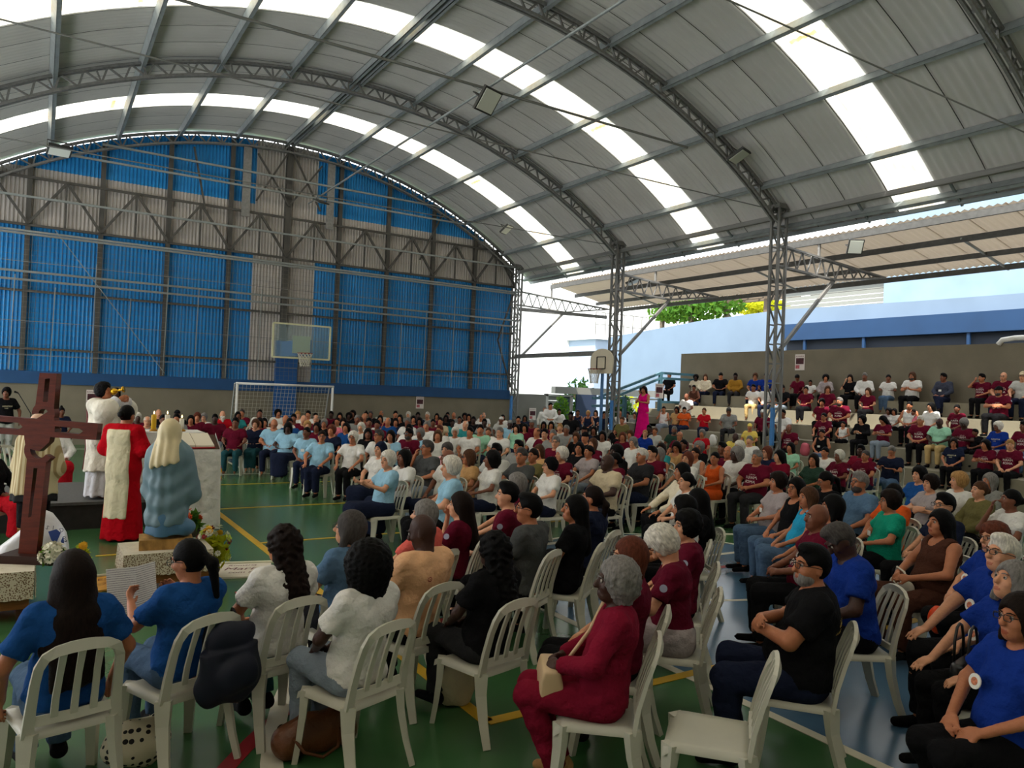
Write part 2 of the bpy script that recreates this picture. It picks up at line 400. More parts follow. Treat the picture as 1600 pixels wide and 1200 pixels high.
for yy in (23.5, 21.3, 17.2, 15, 10.9, 8.7, 4.5):      # short sag rods and eave outriggers
    x0, z0 = apt(math.asin(9.7/RA), .05); x1, z1 = apt(EX, .02); place_bar(unit_bar(.05, galv), 'eave_outrigger', (x0,yy,z0), (x1+.12,yy,z1-.02), ceiling)
# roof trusses
def roof_truss(Y, lab):
    t = tag(empty('roof_truss', (XC, Y, 7.2)), lab, 'truss', 'arched lattice trusses carrying the roof')
    D = .32; N = 40
    def P(th, o): x, z = apt(th, o); return Vector((x-XC, 0, z-7.2))
    for nm, o in (('top_chord', 0.), ('bottom_chord', -D)):
        mb = MB()
        for s in (-.055, .055):
            pts = [P(-TH+2*TH*i/48, o)+Vector((0,s,0)) for i in range(49)]
            mb.sweep(pts, [.05]*49, [.06]*49, [(Vector((p.x,0,p.z+7.2-ZA))).normalized() for p in pts])
        mb.build(nm, steel, t)
    for i in range(N):
        t0 = -TH+2*TH*i/N; t1 = -TH+2*TH*(i+1)/N; tm = (t0+t1)/2
        place_bar(unit_bar(.042, steel), 'web_bar', P(t0, 0), P(tm, -D), t); place_bar(unit_bar(.042, steel), 'web_bar', P(tm, -D), P(t1, 0), t)
        if i % 2: place_bar(unit_bar(.036, steel), 'web_bar', P(tm, -D), P(tm, 0), t)
    return t
for Y, lab in zip(TR_Y, ('arched steel lattice truss against the far blue and white end wall', 'arched steel lattice truss second from the far end wall',
                         'arched steel lattice truss meeting the column beside the seated stands', 'arched steel lattice truss nearest the camera at the top right corner')):
    roof_truss(Y, lab)
# thin tie rods from eave to eave
cab = mat('cable_steel', rgb(128, 128, 124), .5, .5)
for Y in (19.5, 13.0, 6.5):
    tag(MB().tube([(-2.4,Y,7.15), (7,Y,7.12), (16.4,Y,7.2)], .014, 6).build('tie_rod', cab), 
        {19.5:'thin steel tie rod under the second arched truss from the end wall', 13.0:'thin steel tie rod under the middle arched truss', 6.5:'thin steel tie rod crossing the top right corner'}[Y], 'rod')
tag(MB().tube([(7.6,27.5 if 0 else 25.6,8.35), (7.6,13.4,8.38), (7.6,4,8.4)], .028, 8).build('conduit', galv), 'grey lighting conduit running lengthwise under the ridge of the roof', 'conduit')
tag(MB().tube([(-.6,13.38,8.34), (7,13.38,8.36), (13.4,13.38,8.36)], .03, 8).build('cross_pipe', cab), 'grey pipe crossing the roof and meeting the conduit at the floodlight', 'pipe')
hk = mat('hanger_wire', rgb(90,90,88), .6)
# ---- lattice columns on the right with cantilever trusses carrying the lower canopy
CY = [25.9, 19.55, 13.0, 6.5]
col_blue = mat('paint_blue_col', rgb(66, 122, 182), .55, 0, .1, 6)
def column(Y, lab):
    t = tag(empty('steel_column', (16.5,Y,0)), lab, 'column', 'lattice columns along the stands')
    zt = 7.28
    for sx in (-.15, .15):
        for sy in (-.12, .12): place_bar(unit_bar(.065, steel), 'chord', (sx,sy,0), (sx,sy,zt), t)
    n = 14; h = zt/n
    for sy in (-.12, .12):
        for i in range(n):
            place_bar(unit_bar(.036, steel), 'lacing', (-.15,sy,h*i), (.15,sy,h*i), t)
            s = 1 if i % 2 else -1; place_bar(unit_bar(.036, steel), 'lacing', (-.15*s,sy,h*i), (.15*s,sy,h*(i+1)), t)
    for sy in (-.12,):
        MB().box((-.19,sy-.045,.95), (-.11,sy+.045,1.95)).build('blue_sleeve', col_blue, t)
    MB().box((-.25,-.2,7.24), (.3,.2,7.36)).build('cap_plate', steel, t)
    # cantilever truss over the stands
    A = Vector((.15,0,6.28)); B = Vector((4.9,0,5.98)); C0 = Vector((.15,0,5.72)); C1 = Vector((2.45,0,5.64))
    for sy in (-.05, .05):
        s = Vector((0,sy,0)); place_bar(unit_bar(.05, steel), 'canopy_top_chord', A+s, B+s, t)
        place_bar(unit_bar(.05, steel), 'canopy_bottom_chord', C0+s, C1+s, t); place_bar(unit_bar(.05, steel), 'canopy_bottom_chord', C1+s, B+s, t)
    N = 11
    def bot(u):
        x = .15+4.75*u
        return Vector((x,0,5.72-.08*(x-.15)/2.3)) if x < 2.45 else C1+(B-C1)*((x-2.45)/(4.9-2.45))
    for i in range(N):
        a = A+(B-A)*(i/N); b = bot((i+.5)/N); c = A+(B-A)*((i+1)/N)
        place_bar(unit_bar(.032, steel), 'canopy_web', a, b, t); place_bar(unit_bar(.032, steel), 'canopy_web', b, c, t)
    place_bar(unit_bar(.085, steel), 'strut', (.2,0,3.5), (2.45,0,5.62), t)
    return t
for Y, lab in zip(CY, ('steel lattice column at the far corner beside the blue end wall', 'steel lattice column behind the small basketball hoop',
                       'steel lattice column with blue sleeve standing among people on the stands', 'steel lattice column just outside the right edge')):
    if Y > 7: column(Y, lab)
tag(MB().bar((16.5,YE-.2,3.58), (16.5,19.6,3.58), .14, .16).build('tie_beam', steel), 'grey steel beam linking the two far columns above the gate', 'beam')
tag(MB().bar((16.6,YE-.1,5.55), (21.3,YE-.1,5.62), .1, .14).build('tie_beam', steel), 'grey steel beam under the far end of the canopy', 'beam')
# lower canopy roof over the stands
canopy = tag(empty('canopy', (18.15,0,6.60)), kind='structure')
can_m = translucent('canopy_sheet', rgb(190, 176, 158), .11)  # slight translucency makes the underside glow in place of bounced light
def canopy_sheet(w, nw):
    V = []; Fc = []
    for j in range(nw+1):
        y = w*j/nw; o = .024*math.cos(2*PI*j/4)
        for i in range(2): V.append((3.65*i, y, o-.70*i+.17))
    for j in range(nw): Fc.append((2*j,2*j+1,2*j+3,2*j+2))
    return mesh('canopy_sheet', V, Fc, [can_m], True)
cm = canopy_sheet(1.07, 24)
for i in range(32): obj('canopy_sheet', cm, canopy, (0,-7.4+1.04*i,0))
canb = mat('canopy_beam', rgb(84, 84, 82), .6, .3, .15, 8)
for x, w in ((.06,.17), (1.35,.15), (2.55,.13), (3.6,.15)):
    MB().bar((x,-7.4,.05-.192*x), (x,25.9,.05-.192*x), .07, w).build('canopy_purlin', canb, canopy)
for yy in (23,16.3,9.8,4.2): place_bar(unit_bar(.05, galv), 'canopy_rafter', (1.3,yy,-.2), (3.8,yy,-.68), canopy)
for yy in (25.9,19.55,13.0): place_bar(unit_bar(.06, steel), 'canopy_stub', (.1,yy,-.4), (.1,yy,.0), canopy)
sun_canopy = tag(empty('sun_block_canopy', (-2.9,0,6.75)), kind='structure')  # unseen canopy, added to keep the sun off the left floor
for i in range(32):
    o = obj('canopy_sheet', cm, sun_canopy, (0,-7.4+1.04*i,0)); o.scale = (-1.4,1,1)
# ---- stands (concrete steps) with back wall, stair and railing
TZ = [.19, .606, 1.022, 1.438, 1.854, 2.27]; TX = [17.2, 18.0, 18.8, 19.6, 20.4, 21.2]
stand_m = mat('stand_concrete', rgb(128, 122, 104), .85, 0, .10, 1.4, .12, 25)
stands = tag(empty('stands', (17.2,0,0)), kind='structure')
Y0S, Y1S = -6.0, 20.6
for i in range(6): MB().box((TX[i]-17.2,Y0S,0 if i == 0 else TZ[i-1]-.01), (22.0-17.2,Y1S-(0 if i else -.4),TZ[i])).build('step', stand_m, stands)
wall_right = tag(MB().box((22.0,-6,0), (22.2,21.9,3.93)).build('wall_right', concrete), kind='structure')
MB().tube([(21.95,14.6-4.6,3.9),(21.95,14.5-4.6,4.02),(21.95,14.2-4.6,4.06),(21.95,-5,4.1)], .07, 10).build('white_pipe', mat('pipe_white', rgb(225,225,220), .5), wall_right, True)
# blue railing at the far end of the stands, stair beyond
rail_m = mat('railing_teal', rgb(78, 120, 134), .5, .2)
rl = tag(empty('railing', (18.2,20.9,0)), 'teal blue steel railing of the stair at the far end of the stands', 'railing')
def rb(a, b, nm='rail', w=.09): place_bar(unit_bar(w, rail_m), nm, a, b, rl)
rb((0,0,.6), (0,0,2.05), 'post', .12); rb((1.75,0,1.6), (1.75,0,3.05), 'post', .12); rb((3.6,0,1.6), (3.6,0,3.05), 'post', .12)
rb((-1.5,0,2.0), (0,0,2.05)); rb((-1.5,0,1.72), (0,0,1.77)); rb((-1.2,0,2.05), (1.75,0,3.05)); rb((-.7,0,2.0), (1.75,0,2.85)); rb((1.75,0,3.05), (3.7,0,3.05)); rb((1.75,0,2.85), (3.7,0,2.85)); rb((1.75,0,1.95), (3.7,0,1.95))
stair = tag(empty('stair_block', (17.4,20.65,0)), kind='structure')
for i in range(6): MB().box((.7*i,.4,0), (4.6,1.5,.55+.28*i)).build('step', stand_m, stair)
# ---- outside: pale blue building, ramp wall, dark blue fascia, white sunlit building, trees
pale = mat('wall_pale_blue', rgb(104, 122, 142), .8, 0, .06, .7)
wht = mat('wall_white', rgb(232, 234, 232), .8, 0, .04, .7)
bld = tag(empty('pale_blue_building', (27,10,0)), 'pale blue building with dark blue fascia behind the stands', 'building')
MB().box((0,-22,0), (6,14,4.7)).build('lower_wall', mat('wall_shade_blue', rgb(110, 130, 150), .8), bld)
V = [(0,-22,4.6),(0,10.2,4.6),(0,22,4.6),(0,-22,5.75),(0,5.2,6.02),(0,10.8,6.1),(0,15.6,5.9),(0,22.5,5.45)]
rw = MB()
pts = [(-22,5.75),(5.2,6.0),(10.8,6.12),(15.6,5.92),(22.5,5.4)]
for (ya, za), (yb, zb) in zip(pts[:-1], pts[1:]):
    rw.add([(-.1,ya,0),(-.1,yb,0),(-.1,yb,zb),(-.1,ya,za),(.25,ya,0),(.25,yb,0),(.25,yb,zb),(.25,ya,za)], [(0,3,2,1),(4,5,6,7),(3,7,6,2),(0,1,5,4),(1,2,6,5),(0,4,7,3)])
rw.build('ramp_wall', pale, bld)
MB().box((-.6,-22,4.72), (-.1,10.4,5.4)).build('fascia', mat('fascia_blue', rgb(22, 52, 86), .6, 0, .08, 1), bld)
MB().box((-.35,-22,3.6), (-.12,10.4,4.7)).build('opening_shade_slab', mat('recess_shade_paint', rgb(38, 44, 54), .8), bld)  # solid slab; the shade inside the opening is put into its dark colour
for yy in (9.4, 6.8, 3.0, -1, -5): MB().box((-.55,yy-.05,3.6), (-.45,yy+.05,4.72)).build('fascia_post', mat('fascia_blue', rgb(40, 92, 142)), bld)
ub2 = tag(empty('upper_block', (30,2,5.6)), 'pale blue upper storey wall under the canopy edge at right', 'building')
MB().box((0,-20,0), (4,16.2,6.4)).build('wall', mat('wall_sky_blue', rgb(120, 142, 162), .8, 0, .10, .8), ub2)
for i in range(9): MB().box((.3,16.3,.2+.2*i), (.36,21.4,.2+.2*i+.17)).build('shutter_slat', shut, ub2)
MB().box((.1,16.2,2.0), (4,21.8,2.5)).build('slab', mat('paint_grey', rgb(132,132,126)), ub2)
wb = tag(empty('white_building', (30,33,0)), 'white sunlit building seen through the open corner of the hall', 'building')
MB().box((-16,3,0), (4,9,13)).build('wall', wht, wb)
MB().box((-3.2,.5,0), (4,3.2,5.4)).build('side_wall', mat('wall_bluewhite', rgb(150, 166, 186), .8), wb)
MB().box((-3.4,.3,5.35), (4,3.2,5.55)).build('ledge', wht, wb)
for i in range(6): place_bar(unit_bar(.05, steel), 'terrace_rail', (-3.3+.7*i,.4,5.5), (-3.3+.7*i,.4,6.9), wb)
for z in (6.2, 6.9): place_bar(unit_bar(.05, steel), 'terrace_rail', (-3.3,.4,z), (.6,.4,z), wb)
for x in (-4.6, -9.5): place_bar(unit_bar(.05, mat('pipe_white', rgb(225,225,220))), 'downpipe', (x,2.95,0), (x,2.95,12), wb)
perg = tag(empty('pergola', (31,30.5,6)), 'weathered wooden pergola overgrown with leaves above the ramp', 'pergola')
wood_old = mat('wood_weathered', rgb(104, 92, 78), .85, 0, .2, 5)
for yy in (-5.5, -2.9, -.3, 2.0): place_bar(unit_bar(.22, wood_old), 'post', (0,yy,-6), (0,yy,1.55), perg)
for xx in (-.4, .5, 1.4): place_bar(unit_bar(.2, wood_old), 'beam', (xx,-6.4,1.6), (xx,2.4,1.6), perg)
for i in range(9): place_bar(unit_bar(.1, wood_old), 'rafter', (-.8,-6+i,1.75), (2,-6+i,1.75), perg)
def leaves(n, rx, ry, rz, s, seed):
    rnd = np.random.RandomState(seed); u = rnd.normal(size=(n,3)); u /= np.linalg.norm(u, axis=1)[:,None]
    c = u*(rnd.rand(n,1)**.4)*np.array([rx,ry,rz]); a = rnd.normal(size=(n,3)); a /= np.linalg.norm(a, axis=1)[:,None]
    b = np.cross(a, rnd.normal(size=(n,3))); b /= np.linalg.norm(b, axis=1)[:,None]+1e-6
    S = s*(.6+.8*rnd.rand(n,1)); V = np.empty((n,4,3)); V[:,0] = c-a*S; V[:,1] = c+b*S*.45; V[:,2] = c+a*S; V[:,3] = c-b*S*.45
    return V.reshape(-1,3), np.arange(n*4).reshape(n,4)
leaf_g = translucent('leaf_green', rgb(62, 100, 40), .35, 0, rgb(110, 150, 50)); leaf_y = translucent('leaf_yellow', rgb(150, 160, 40), .45, 0, rgb(220, 215, 50))
leaf_d = translucent('leaf_dark', rgb(44, 70, 36), .25, 0, rgb(60, 90, 40))
bark = mat('bark', rgb(84, 70, 56), .9, 0, .2, 9)
def tree(name, loc, h, r, m, lab, cat, seed, n=900, s=.16):
    t = tag(empty(name, loc), lab, cat)
    mb = MB(); mb.tube([(0,0,0),(.04,.03,h*.5),(0,0,h)], [.09,.07,.04], 8)
    for k in range(4): a = k*1.7; mb.tube([(0,0,h*.6),(r[0]*.5*math.cos(a),r[1]*.5*math.sin(a),h+.2)], [.04,.02], 6)
    mb.build('trunk', bark, t)
    V, Fc = leaves(n, *r, s, seed); tag(obj('foliage', mesh('foliage', V+np.array([0,0,h]), Fc, [m]), t), kind='stuff')
    return t
tree('leafy_vine', (31,30.0,0), 7.2, (1.4,3.6,.75), leaf_g, 'green leafy climber hanging over the weathered pergola', 'plant', 1, 1300, .2)
tree('tree', (36,29.3,0), 7.7, (1.5,1.6,.5), leaf_y, 'sunlit yellow green tree beyond the ramp wall', 'tree', 2, 900, .2)
tree('shrub', (21.4,27.8,0), 2.0, (.8,.8,.9), leaf_d, 'dark leafy shrub in the open gateway', 'shrub', 3, 240, .15)
tree('shrub', (24.8,28.2,0), 1.6, (1.0,1.0,.8), leaf_y, 'bright yellow green shrub beyond the gateway', 'shrub', 4, 320, .14)
tree('shrub', (20.3,23.6,0), 1.5, (.55,.5,.7), leaf_d, 'dark green potted bush beside the standing woman in pink', 'shrub', 5, 700, .1)
tree('shrub', (18.0,24.6,0), 1.3, (.4,.4,.7), leaf_g, 'green bush behind the hoop column', 'shrub', 6, 350, .1)
# a slab of ground outside
gr = tag(MB().box((22.2,-30,-.3), (80,80,-.02)).build('ground', mat('ground_grey', rgb(150,146,138), .9)), kind='structure')
tag(MB().box((-30,40,-.3), (22.2,80,-.02)).build('ground', mat('ground_grey', rgb(150,146,138), .9)), kind='structure')
# =================================================================== PEOPLE ENGINE (signed-distance bodies meshed with surface nets)
def nrm(v): v = np.asarray(v, float); return v/(np.linalg.norm(v)+1e-9)
def rotx(a): c, s = math.cos(a), math.sin(a); return np.array([[1,0,0],[0,c,-s],[0,s,c]])
def rotz(a): c, s = math.cos(a), math.sin(a); return np.array([[c,-s,0],[s,c,0],[0,0,1]])
def roty(a): c, s = math.cos(a), math.sin(a); return np.array([[c,0,s],[0,1,0],[-s,0,c]])
class Cap:            # tapered capsule; fl = (axis vector, factor) flattens it along one axis
    def __init__(s, a, b, r1, r2, k=.02, op='u', fl=None, flat=False):
        s.a = np.asarray(a, float); s.b = np.asarray(b, float); s.r1 = r1; s.r2 = r2; s.k = k; s.op = op; s.fl = fl; s.flat = flat
    def bounds(s):
        r = max(s.r1, s.r2); return np.minimum(s.a, s.b)-r, np.maximum(s.a, s.b)+r
    def ev(s, X, Y, Z):
        a, b = s.a, s.b; px, py, pz = X-a[0], Y-a[1], Z-a[2]; d = b-a
        if s.fl is not None:
            n, f = s.fl; n = nrm(n); dn = d@n; w = px*n[0]+py*n[1]+pz*n[2]; w2 = w*(f-1)
            px = px+w2*n[0]; py = py+w2*n[1]; pz = pz+w2*n[2]; d = d+dn*(f-1)*n
        L = d@d+1e-9; t0 = (px*d[0]+py*d[1]+pz*d[2])/L; t = np.clip(t0, 0, 1)
        q = np.sqrt((px-t*d[0])**2+(py-t*d[1])**2+(pz-t*d[2])**2)-(s.r1+(s.r2-s.r1)*t)
        if s.fl is not None: q = q/max(1, (1+s.fl[1])/2)
        if s.flat:       # cut the far end square instead of round
            q = np.maximum(q, (t0-1)*math.sqrt(L))
        return q
class Ell:
    def __init__(s, c, r, R=None, k=.02, op='u'):
        s.c = np.asarray(c, float); s.r = np.asarray(r, float); s.R = R; s.k = k; s.op = op
    def bounds(s):
        m = s.r.max() if s.R is not None else s.r; return s.c-m, s.c+m
    def ev(s, X, Y, Z):
        x, y, z = X-s.c[0], Y-s.c[1], Z-s.c[2]
        if s.R is not None:
            R = s.R; x, y, z = R[0,0]*x+R[1,0]*y+R[2,0]*z, R[0,1]*x+R[1,1]*y+R[2,1]*z, R[0,2]*x+R[1,2]*y+R[2,2]*z
        r = s.r; k0 = np.sqrt((x/r[0])**2+(y/r[1])**2+(z/r[2])**2); k1 = np.sqrt((x/r[0]**2)**2+(y/r[1]**2)**2+(z/r[2]**2)**2)+1e-6
        return k0*(k0-1)/k1
class Pl:             # keep the side n.p < c
    def __init__(s, n, p): s.n = nrm(n); s.c = float(s.n@np.asarray(p, float)); s.op = 'p'
def axis(lo, hi, base, fine=()):
    v = [lo]
    while v[-1] < hi:
        st = base
        for a, b, f in fine:
            if a <= v[-1] < b: st = min(st, f)
        v.append(v[-1]+st)
    return np.array(v, np.float32)
def surf(prims, base, fine=(), disp=None, pad=.03):
    lo = np.full(3, 9.); hi = np.full(3, -9.)
    for p in prims:
        if p.op == 'u': a, b = p.bounds(); lo = np.minimum(lo, a); hi = np.maximum(hi, b)
    lo -= pad+base; hi += pad+base
    ax = [axis(lo[i], hi[i], base, [(f[0][i], f[1][i], f[2]) for f in fine]) for i in range(3)]
    F = np.full([len(a) for a in ax], .5, np.float32)
    Xg, Yg, Zg = ax[0][:,None,None], ax[1][None,:,None], ax[2][None,None,:]
    for p in prims:
        if p.op == 'p':
            np.maximum(F, Xg*p.n[0]+Yg*p.n[1]+Zg*p.n[2]-p.c, out=F); continue
        a, b = p.bounds(); m = p.k+base*2+.01
        sl = tuple(slice(max(0, np.searchsorted(ax[i], a[i]-m)-1), np.searchsorted(ax[i], b[i]+m)+1) for i in range(3))
        blk = F[sl]
        if blk.size == 0: continue
        d = p.ev(Xg[sl[0]], Yg[:,sl[1]], Zg[:,:,sl[2]]).astype(np.float32)
        k = p.k
        if p.op == 'u':
            h = np.clip(k-np.abs(blk-d), 0, None)/k; F[sl] = np.minimum(blk, d)-h*h*k*.25
        else:
            h = np.clip(k-np.abs(blk+d), 0, None)/k; F[sl] = np.maximum(blk, -d)+h*h*k*.25
    if disp is not None: F = F+disp(Xg, Yg, Zg).astype(np.float32)
    return nets(F, ax)
def nets(F, ax):
    S = F < 0; nx, ny, nz = F.shape
    C = np.zeros((nx-1, ny-1, nz-1), np.int8)
    for i in (0,1):
        for j in (0,1):
            for k in (0,1): C += S[i:nx-1+i, j:ny-1+j, k:nz-1+k]
    act = (C > 0) & (C < 8); I, J, K = np.nonzero(act); M = len(I)
    if M == 0: return np.zeros((0,3)), np.zeros((0,4), int)
    idx = np.full(act.shape, -1, np.int32); idx[act] = np.arange(M)
    acc = np.zeros((M,3), np.float32); cnt = np.zeros(M, np.float32)
    co = [(i,j,k) for i in (0,1) for j in (0,1) for k in (0,1)]
    val = {c: F[I+c[0], J+c[1], K+c[2]] for c in co}
    for c in co:
        for a in range(3):
            if c[a] == 1: continue
            d = list(c); d[a] = 1; d = tuple(d)
            f0, f1 = val[c], val[d]; m = (f0 < 0) != (f1 < 0)
            if not m.any(): continue
            t = f0[m]/(f0[m]-f1[m]); P0 = np.stack([ax[0][I[m]+c[0]], ax[1][J[m]+c[1]], ax[2][K[m]+c[2]]], 1)
            P1 = np.stack([ax[0][I[m]+d[0]], ax[1][J[m]+d[1]], ax[2][K[m]+d[2]]], 1)
            acc[m] += P0+(P1-P0)*t[:,None]; cnt[m] += 1
    V = acc/cnt[:,None]; Q = []
    for a in range(3):
        b, c = (a+1) % 3, (a+2) % 3
        s0 = [slice(None)]*3; s1 = [slice(None)]*3; s0[a] = slice(0,-1); s1[a] = slice(1,None)
        A, B = S[tuple(s0)], S[tuple(s1)]; ch = A != B
        E = np.stack(np.nonzero(ch), 1); E = E[(E[:,b] > 0) & (E[:,c] > 0) & (E[:,b] < F.shape[b]-1) & (E[:,c] < F.shape[c]-1)]
        if len(E) == 0: continue
        sg = A[E[:,0],E[:,1],E[:,2]]
        def g(db, dc):
            e = E.copy(); e[:,b] += db; e[:,c] += dc; return idx[e[:,0],e[:,1],e[:,2]]
        q = np.stack([g(-1,-1), g(0,-1), g(0,0), g(-1,0)], 1); q[~sg] = q[~sg][:,::-1]; Q.append(q)
    return V, np.concatenate(Q)
# ---------------------------------------------------------------- heads (head frame: centre of skull at 0, facing +y)
def head_prims(o, R, fem, k=.015, fine=True, beard=False):
    def T(p): return o+R@np.asarray(p, float)
    L = [Ell(T((0,-.012,.022)), (.076,.096,.104), R, .02), Ell(T((0,.022,-.035)), (.062 if fem else .066,.066,.085), R, .03),
         Ell(T((0,.048,-.088)), (.034 if fem else .04,.036,.028), R, .03)]
    if fine:
        L += [Cap(T((0,.088,.018)), T((0,.112,-.028)), .010, .015, .014), Ell(T((0,.104,-.034)), (.019,.012,.010), R, .010),
              Ell(T((0,.084,.028)), (.055,.012,.010), R, .015),
              Ell(T((-.032,.094,.008)), (.019,.013,.012), R, .012, 's'), Ell(T((.032,.094,.008)), (.019,.013,.012), R, .012, 's'),
              Ell(T((0,.082,-.066)), (.026,.015,.008), R, .008), Ell(T((0,.079,-.079)), (.022,.014,.008), R, .008), Ell(T((0,.101,-.0725)), (.026,.010,.0025), R, .003, 's'),
              Ell(T((-.042,.062,-.025)), (.022,.02,.022), R, .02), Ell(T((.042,.062,-.025)), (.022,.02,.022), R, .02)]
        for s in (-1, 1): L += [Ell(T((s*.079,-.012,-.012)), (.009,.019,.031), R@rotz(s*-.35), .008), Ell(T((s*.088,-.006,-.01)), (.006,.010,.018), R, .006, 's')]
    else:
        L += [Cap(T((0,.09,.015)), T((0,.108,-.028)), .012, .017, .012)]
        for s in (-1, 1): L.append(Ell(T((s*.078,-.012,-.012)), (.012,.02,.03), R, .008))
    return L
_HAIR = {}
def hair_mesh(kind, lod):
    key = (kind, lod)
    if key in _HAIR: return _HAIR[key]
    base = {0:.0095, 1:.0165, 2:.026}[lod]
    def wav(a, f):
        return lambda X, Y, Z: a*(np.sin(f*X+3*np.sin(f*.4*Z))*np.sin(f*Y+1)*np.cos(f*.9*Z)+.5*np.sin(2.1*f*X+2)*np.cos(1.9*f*Y)*np.sin(2.3*f*Z))
    def strand(a, f):
        return lambda X, Y, Z: a*(np.sin(f*(X+.15*np.sin(7*Z)))*np.cos(f*.8*Y)+0*Z)
    face = [Ell((0,.108,-.035), (.082,.082,.096), None, .015, 's'), Ell((0,.10,-.13), (.10,.11,.10), None, .015, 's')]
    sk = lambda g, f=0: Ell((0,-.014-f*.2,.026+f), (.077+g,.098+g,.106+g), None, .01)
    low = lambda z: Pl((0,.25,-1), (0,0,z))
    disp = strand(.0022, 190)
    if kind == 's': P = [sk(.010), Ell((0,.03,.105), (.06,.07,.04), None, .02)]+face+[Ell((-.092,.04,-.035), (.036,.085,.072), None, .008, 's'), Ell((.092,.04,-.035), (.036,.085,.072), None, .008, 's'), low(-.058)]
    elif kind == 'r': P = [sk(.009)]+face+[Ell((0,.05,.13), (.062,.11,.075), None, .02, 's'), Ell((-.092,.04,-.02), (.036,.085,.075), None, .008, 's'), Ell((.092,.04,-.02), (.036,.085,.075), None, .008, 's'), low(-.062)]
    elif kind == 'g': P = [sk(.028, .008), Ell((0,.05,.10), (.065,.05,.04), None, .03)]+face+[low(-.075)]; disp = wav(.007, 75)
    elif kind == 'o': P = [sk(.022), Cap((-.075,-.01,.0), (-.082,.0,-.12), .033, .030, .03), Cap((.075,-.01,.0), (.082,.0,-.12), .033, .030, .03), Cap((0,-.07,0), (0,-.075,-.12), .075, .06, .03, fl=((0,1,0),1.4))]+face+[Pl((0,0,-1), (0,0,-.145))]
    elif kind in 'lc':
        z = -.34 if kind == 'l' else -.30
        P = [sk(.020), Cap((-.072,-.015,.0), (-.085,-.10,z*.75), .035, .032, .03), Cap((.072,-.015,.0), (.085,-.10,z*.75), .035, .026, .03),
             Cap((0,-.075,.0), (0,-.185,z), .085, .085, .04, fl=((0,1,0),1.35))]+face
        if kind == 'c': disp = wav(.014, 62)
    elif kind == 'L':       # very long straight hair
        P = [sk(.022), Cap((-.075,-.02,.0), (-.13,-.13,-.36), .036, .045, .03), Cap((.075,-.02,.0), (.13,-.13,-.36), .036, .03, .03),
             Cap((0,-.07,.0), (0,-.205,-.46), .09, .115, .05, fl=((0,1,0),1.5)), Cap((-.06,-.15,-.2), (-.10,-.22,-.54), .06, .035, .04, fl=((0,1,0),1.3)), Cap((.06,-.15,-.2), (.11,-.22,-.52), .06, .035, .04, fl=((0,1,0),1.3))]+face
    elif kind == 'a': P = [Ell((0,-.03,.04), (.128,.125,.128), None, .02), Cap((0,-.06,-.03), (0,-.05,-.07), .1, .08, .04)]+face+[low(-.11)]; disp = wav(.009, 95)
    elif kind == 'A': P = [Ell((0,-.025,.03), (.15,.145,.15), None, .02), Cap((0,-.05,-.03), (0,-.05,-.13), .13, .12, .05)]+face+[low(-.20)]; disp = wav(.010, 110)
    elif kind == 'u': P = [sk(.009)]+face+[Ell((-.092,.042,-.035), (.036,.08,.068), None, .008, 's'), Ell((.092,.042,-.035), (.036,.08,.068), None, .008, 's'), low(-.075), Ell((0,-.125,.005), (.045,.035,.045), None, .02)]
    elif kind == 'p': P = [sk(.009)]+face+[Ell((-.092,.042,-.035), (.036,.08,.068), None, .008, 's'), Ell((.092,.042,-.035), (.036,.08,.068), None, .008, 's'), Cap((0,-.11,.02), (0,-.16,-.03), .028, .035, .02), Cap((0,-.16,-.03), (.01,-.155,-.24), .035, .018, .02)]
    elif kind == 't': P = [sk(.009)]+face+[Ell((-.092,.042,-.035), (.036,.08,.068), None, .008, 's'), Ell((.092,.042,-.035), (.036,.08,.068), None, .008, 's'), low(-.065), Ell((0,-.03,.15), (.035,.035,.035), None, .015)]
    elif kind == 'v': P = [sk(.018), Cap((0,-.06,.0), (0,-.12,-.26), .088, .13, .04, fl=((0,1,0),1.6))]+face; disp = wav(.002, 30)
    elif kind == 'k': P = [sk(.014), Pl((0,-.12,-1), (0,0,.035)), Ell((0,.10,.052), (.068,.07,.008), rotx(-.15), .008)]; disp = None
    elif kind == 'W': P = [sk(.022, .01), Ell((0,-.06,.05), (.08,.08,.07), None, .02)]+face+[low(-.05)]; disp = wav(.003, 40)
    elif kind == 'H': P = [sk(.014), Pl((0,.35,-1), (0,0,.045))]; disp = None
    V, Q = surf(P, base, disp=disp); _HAIR[key] = mesh('hair', V, Q, [None], True); return _HAIR[key]
_MISC = {}
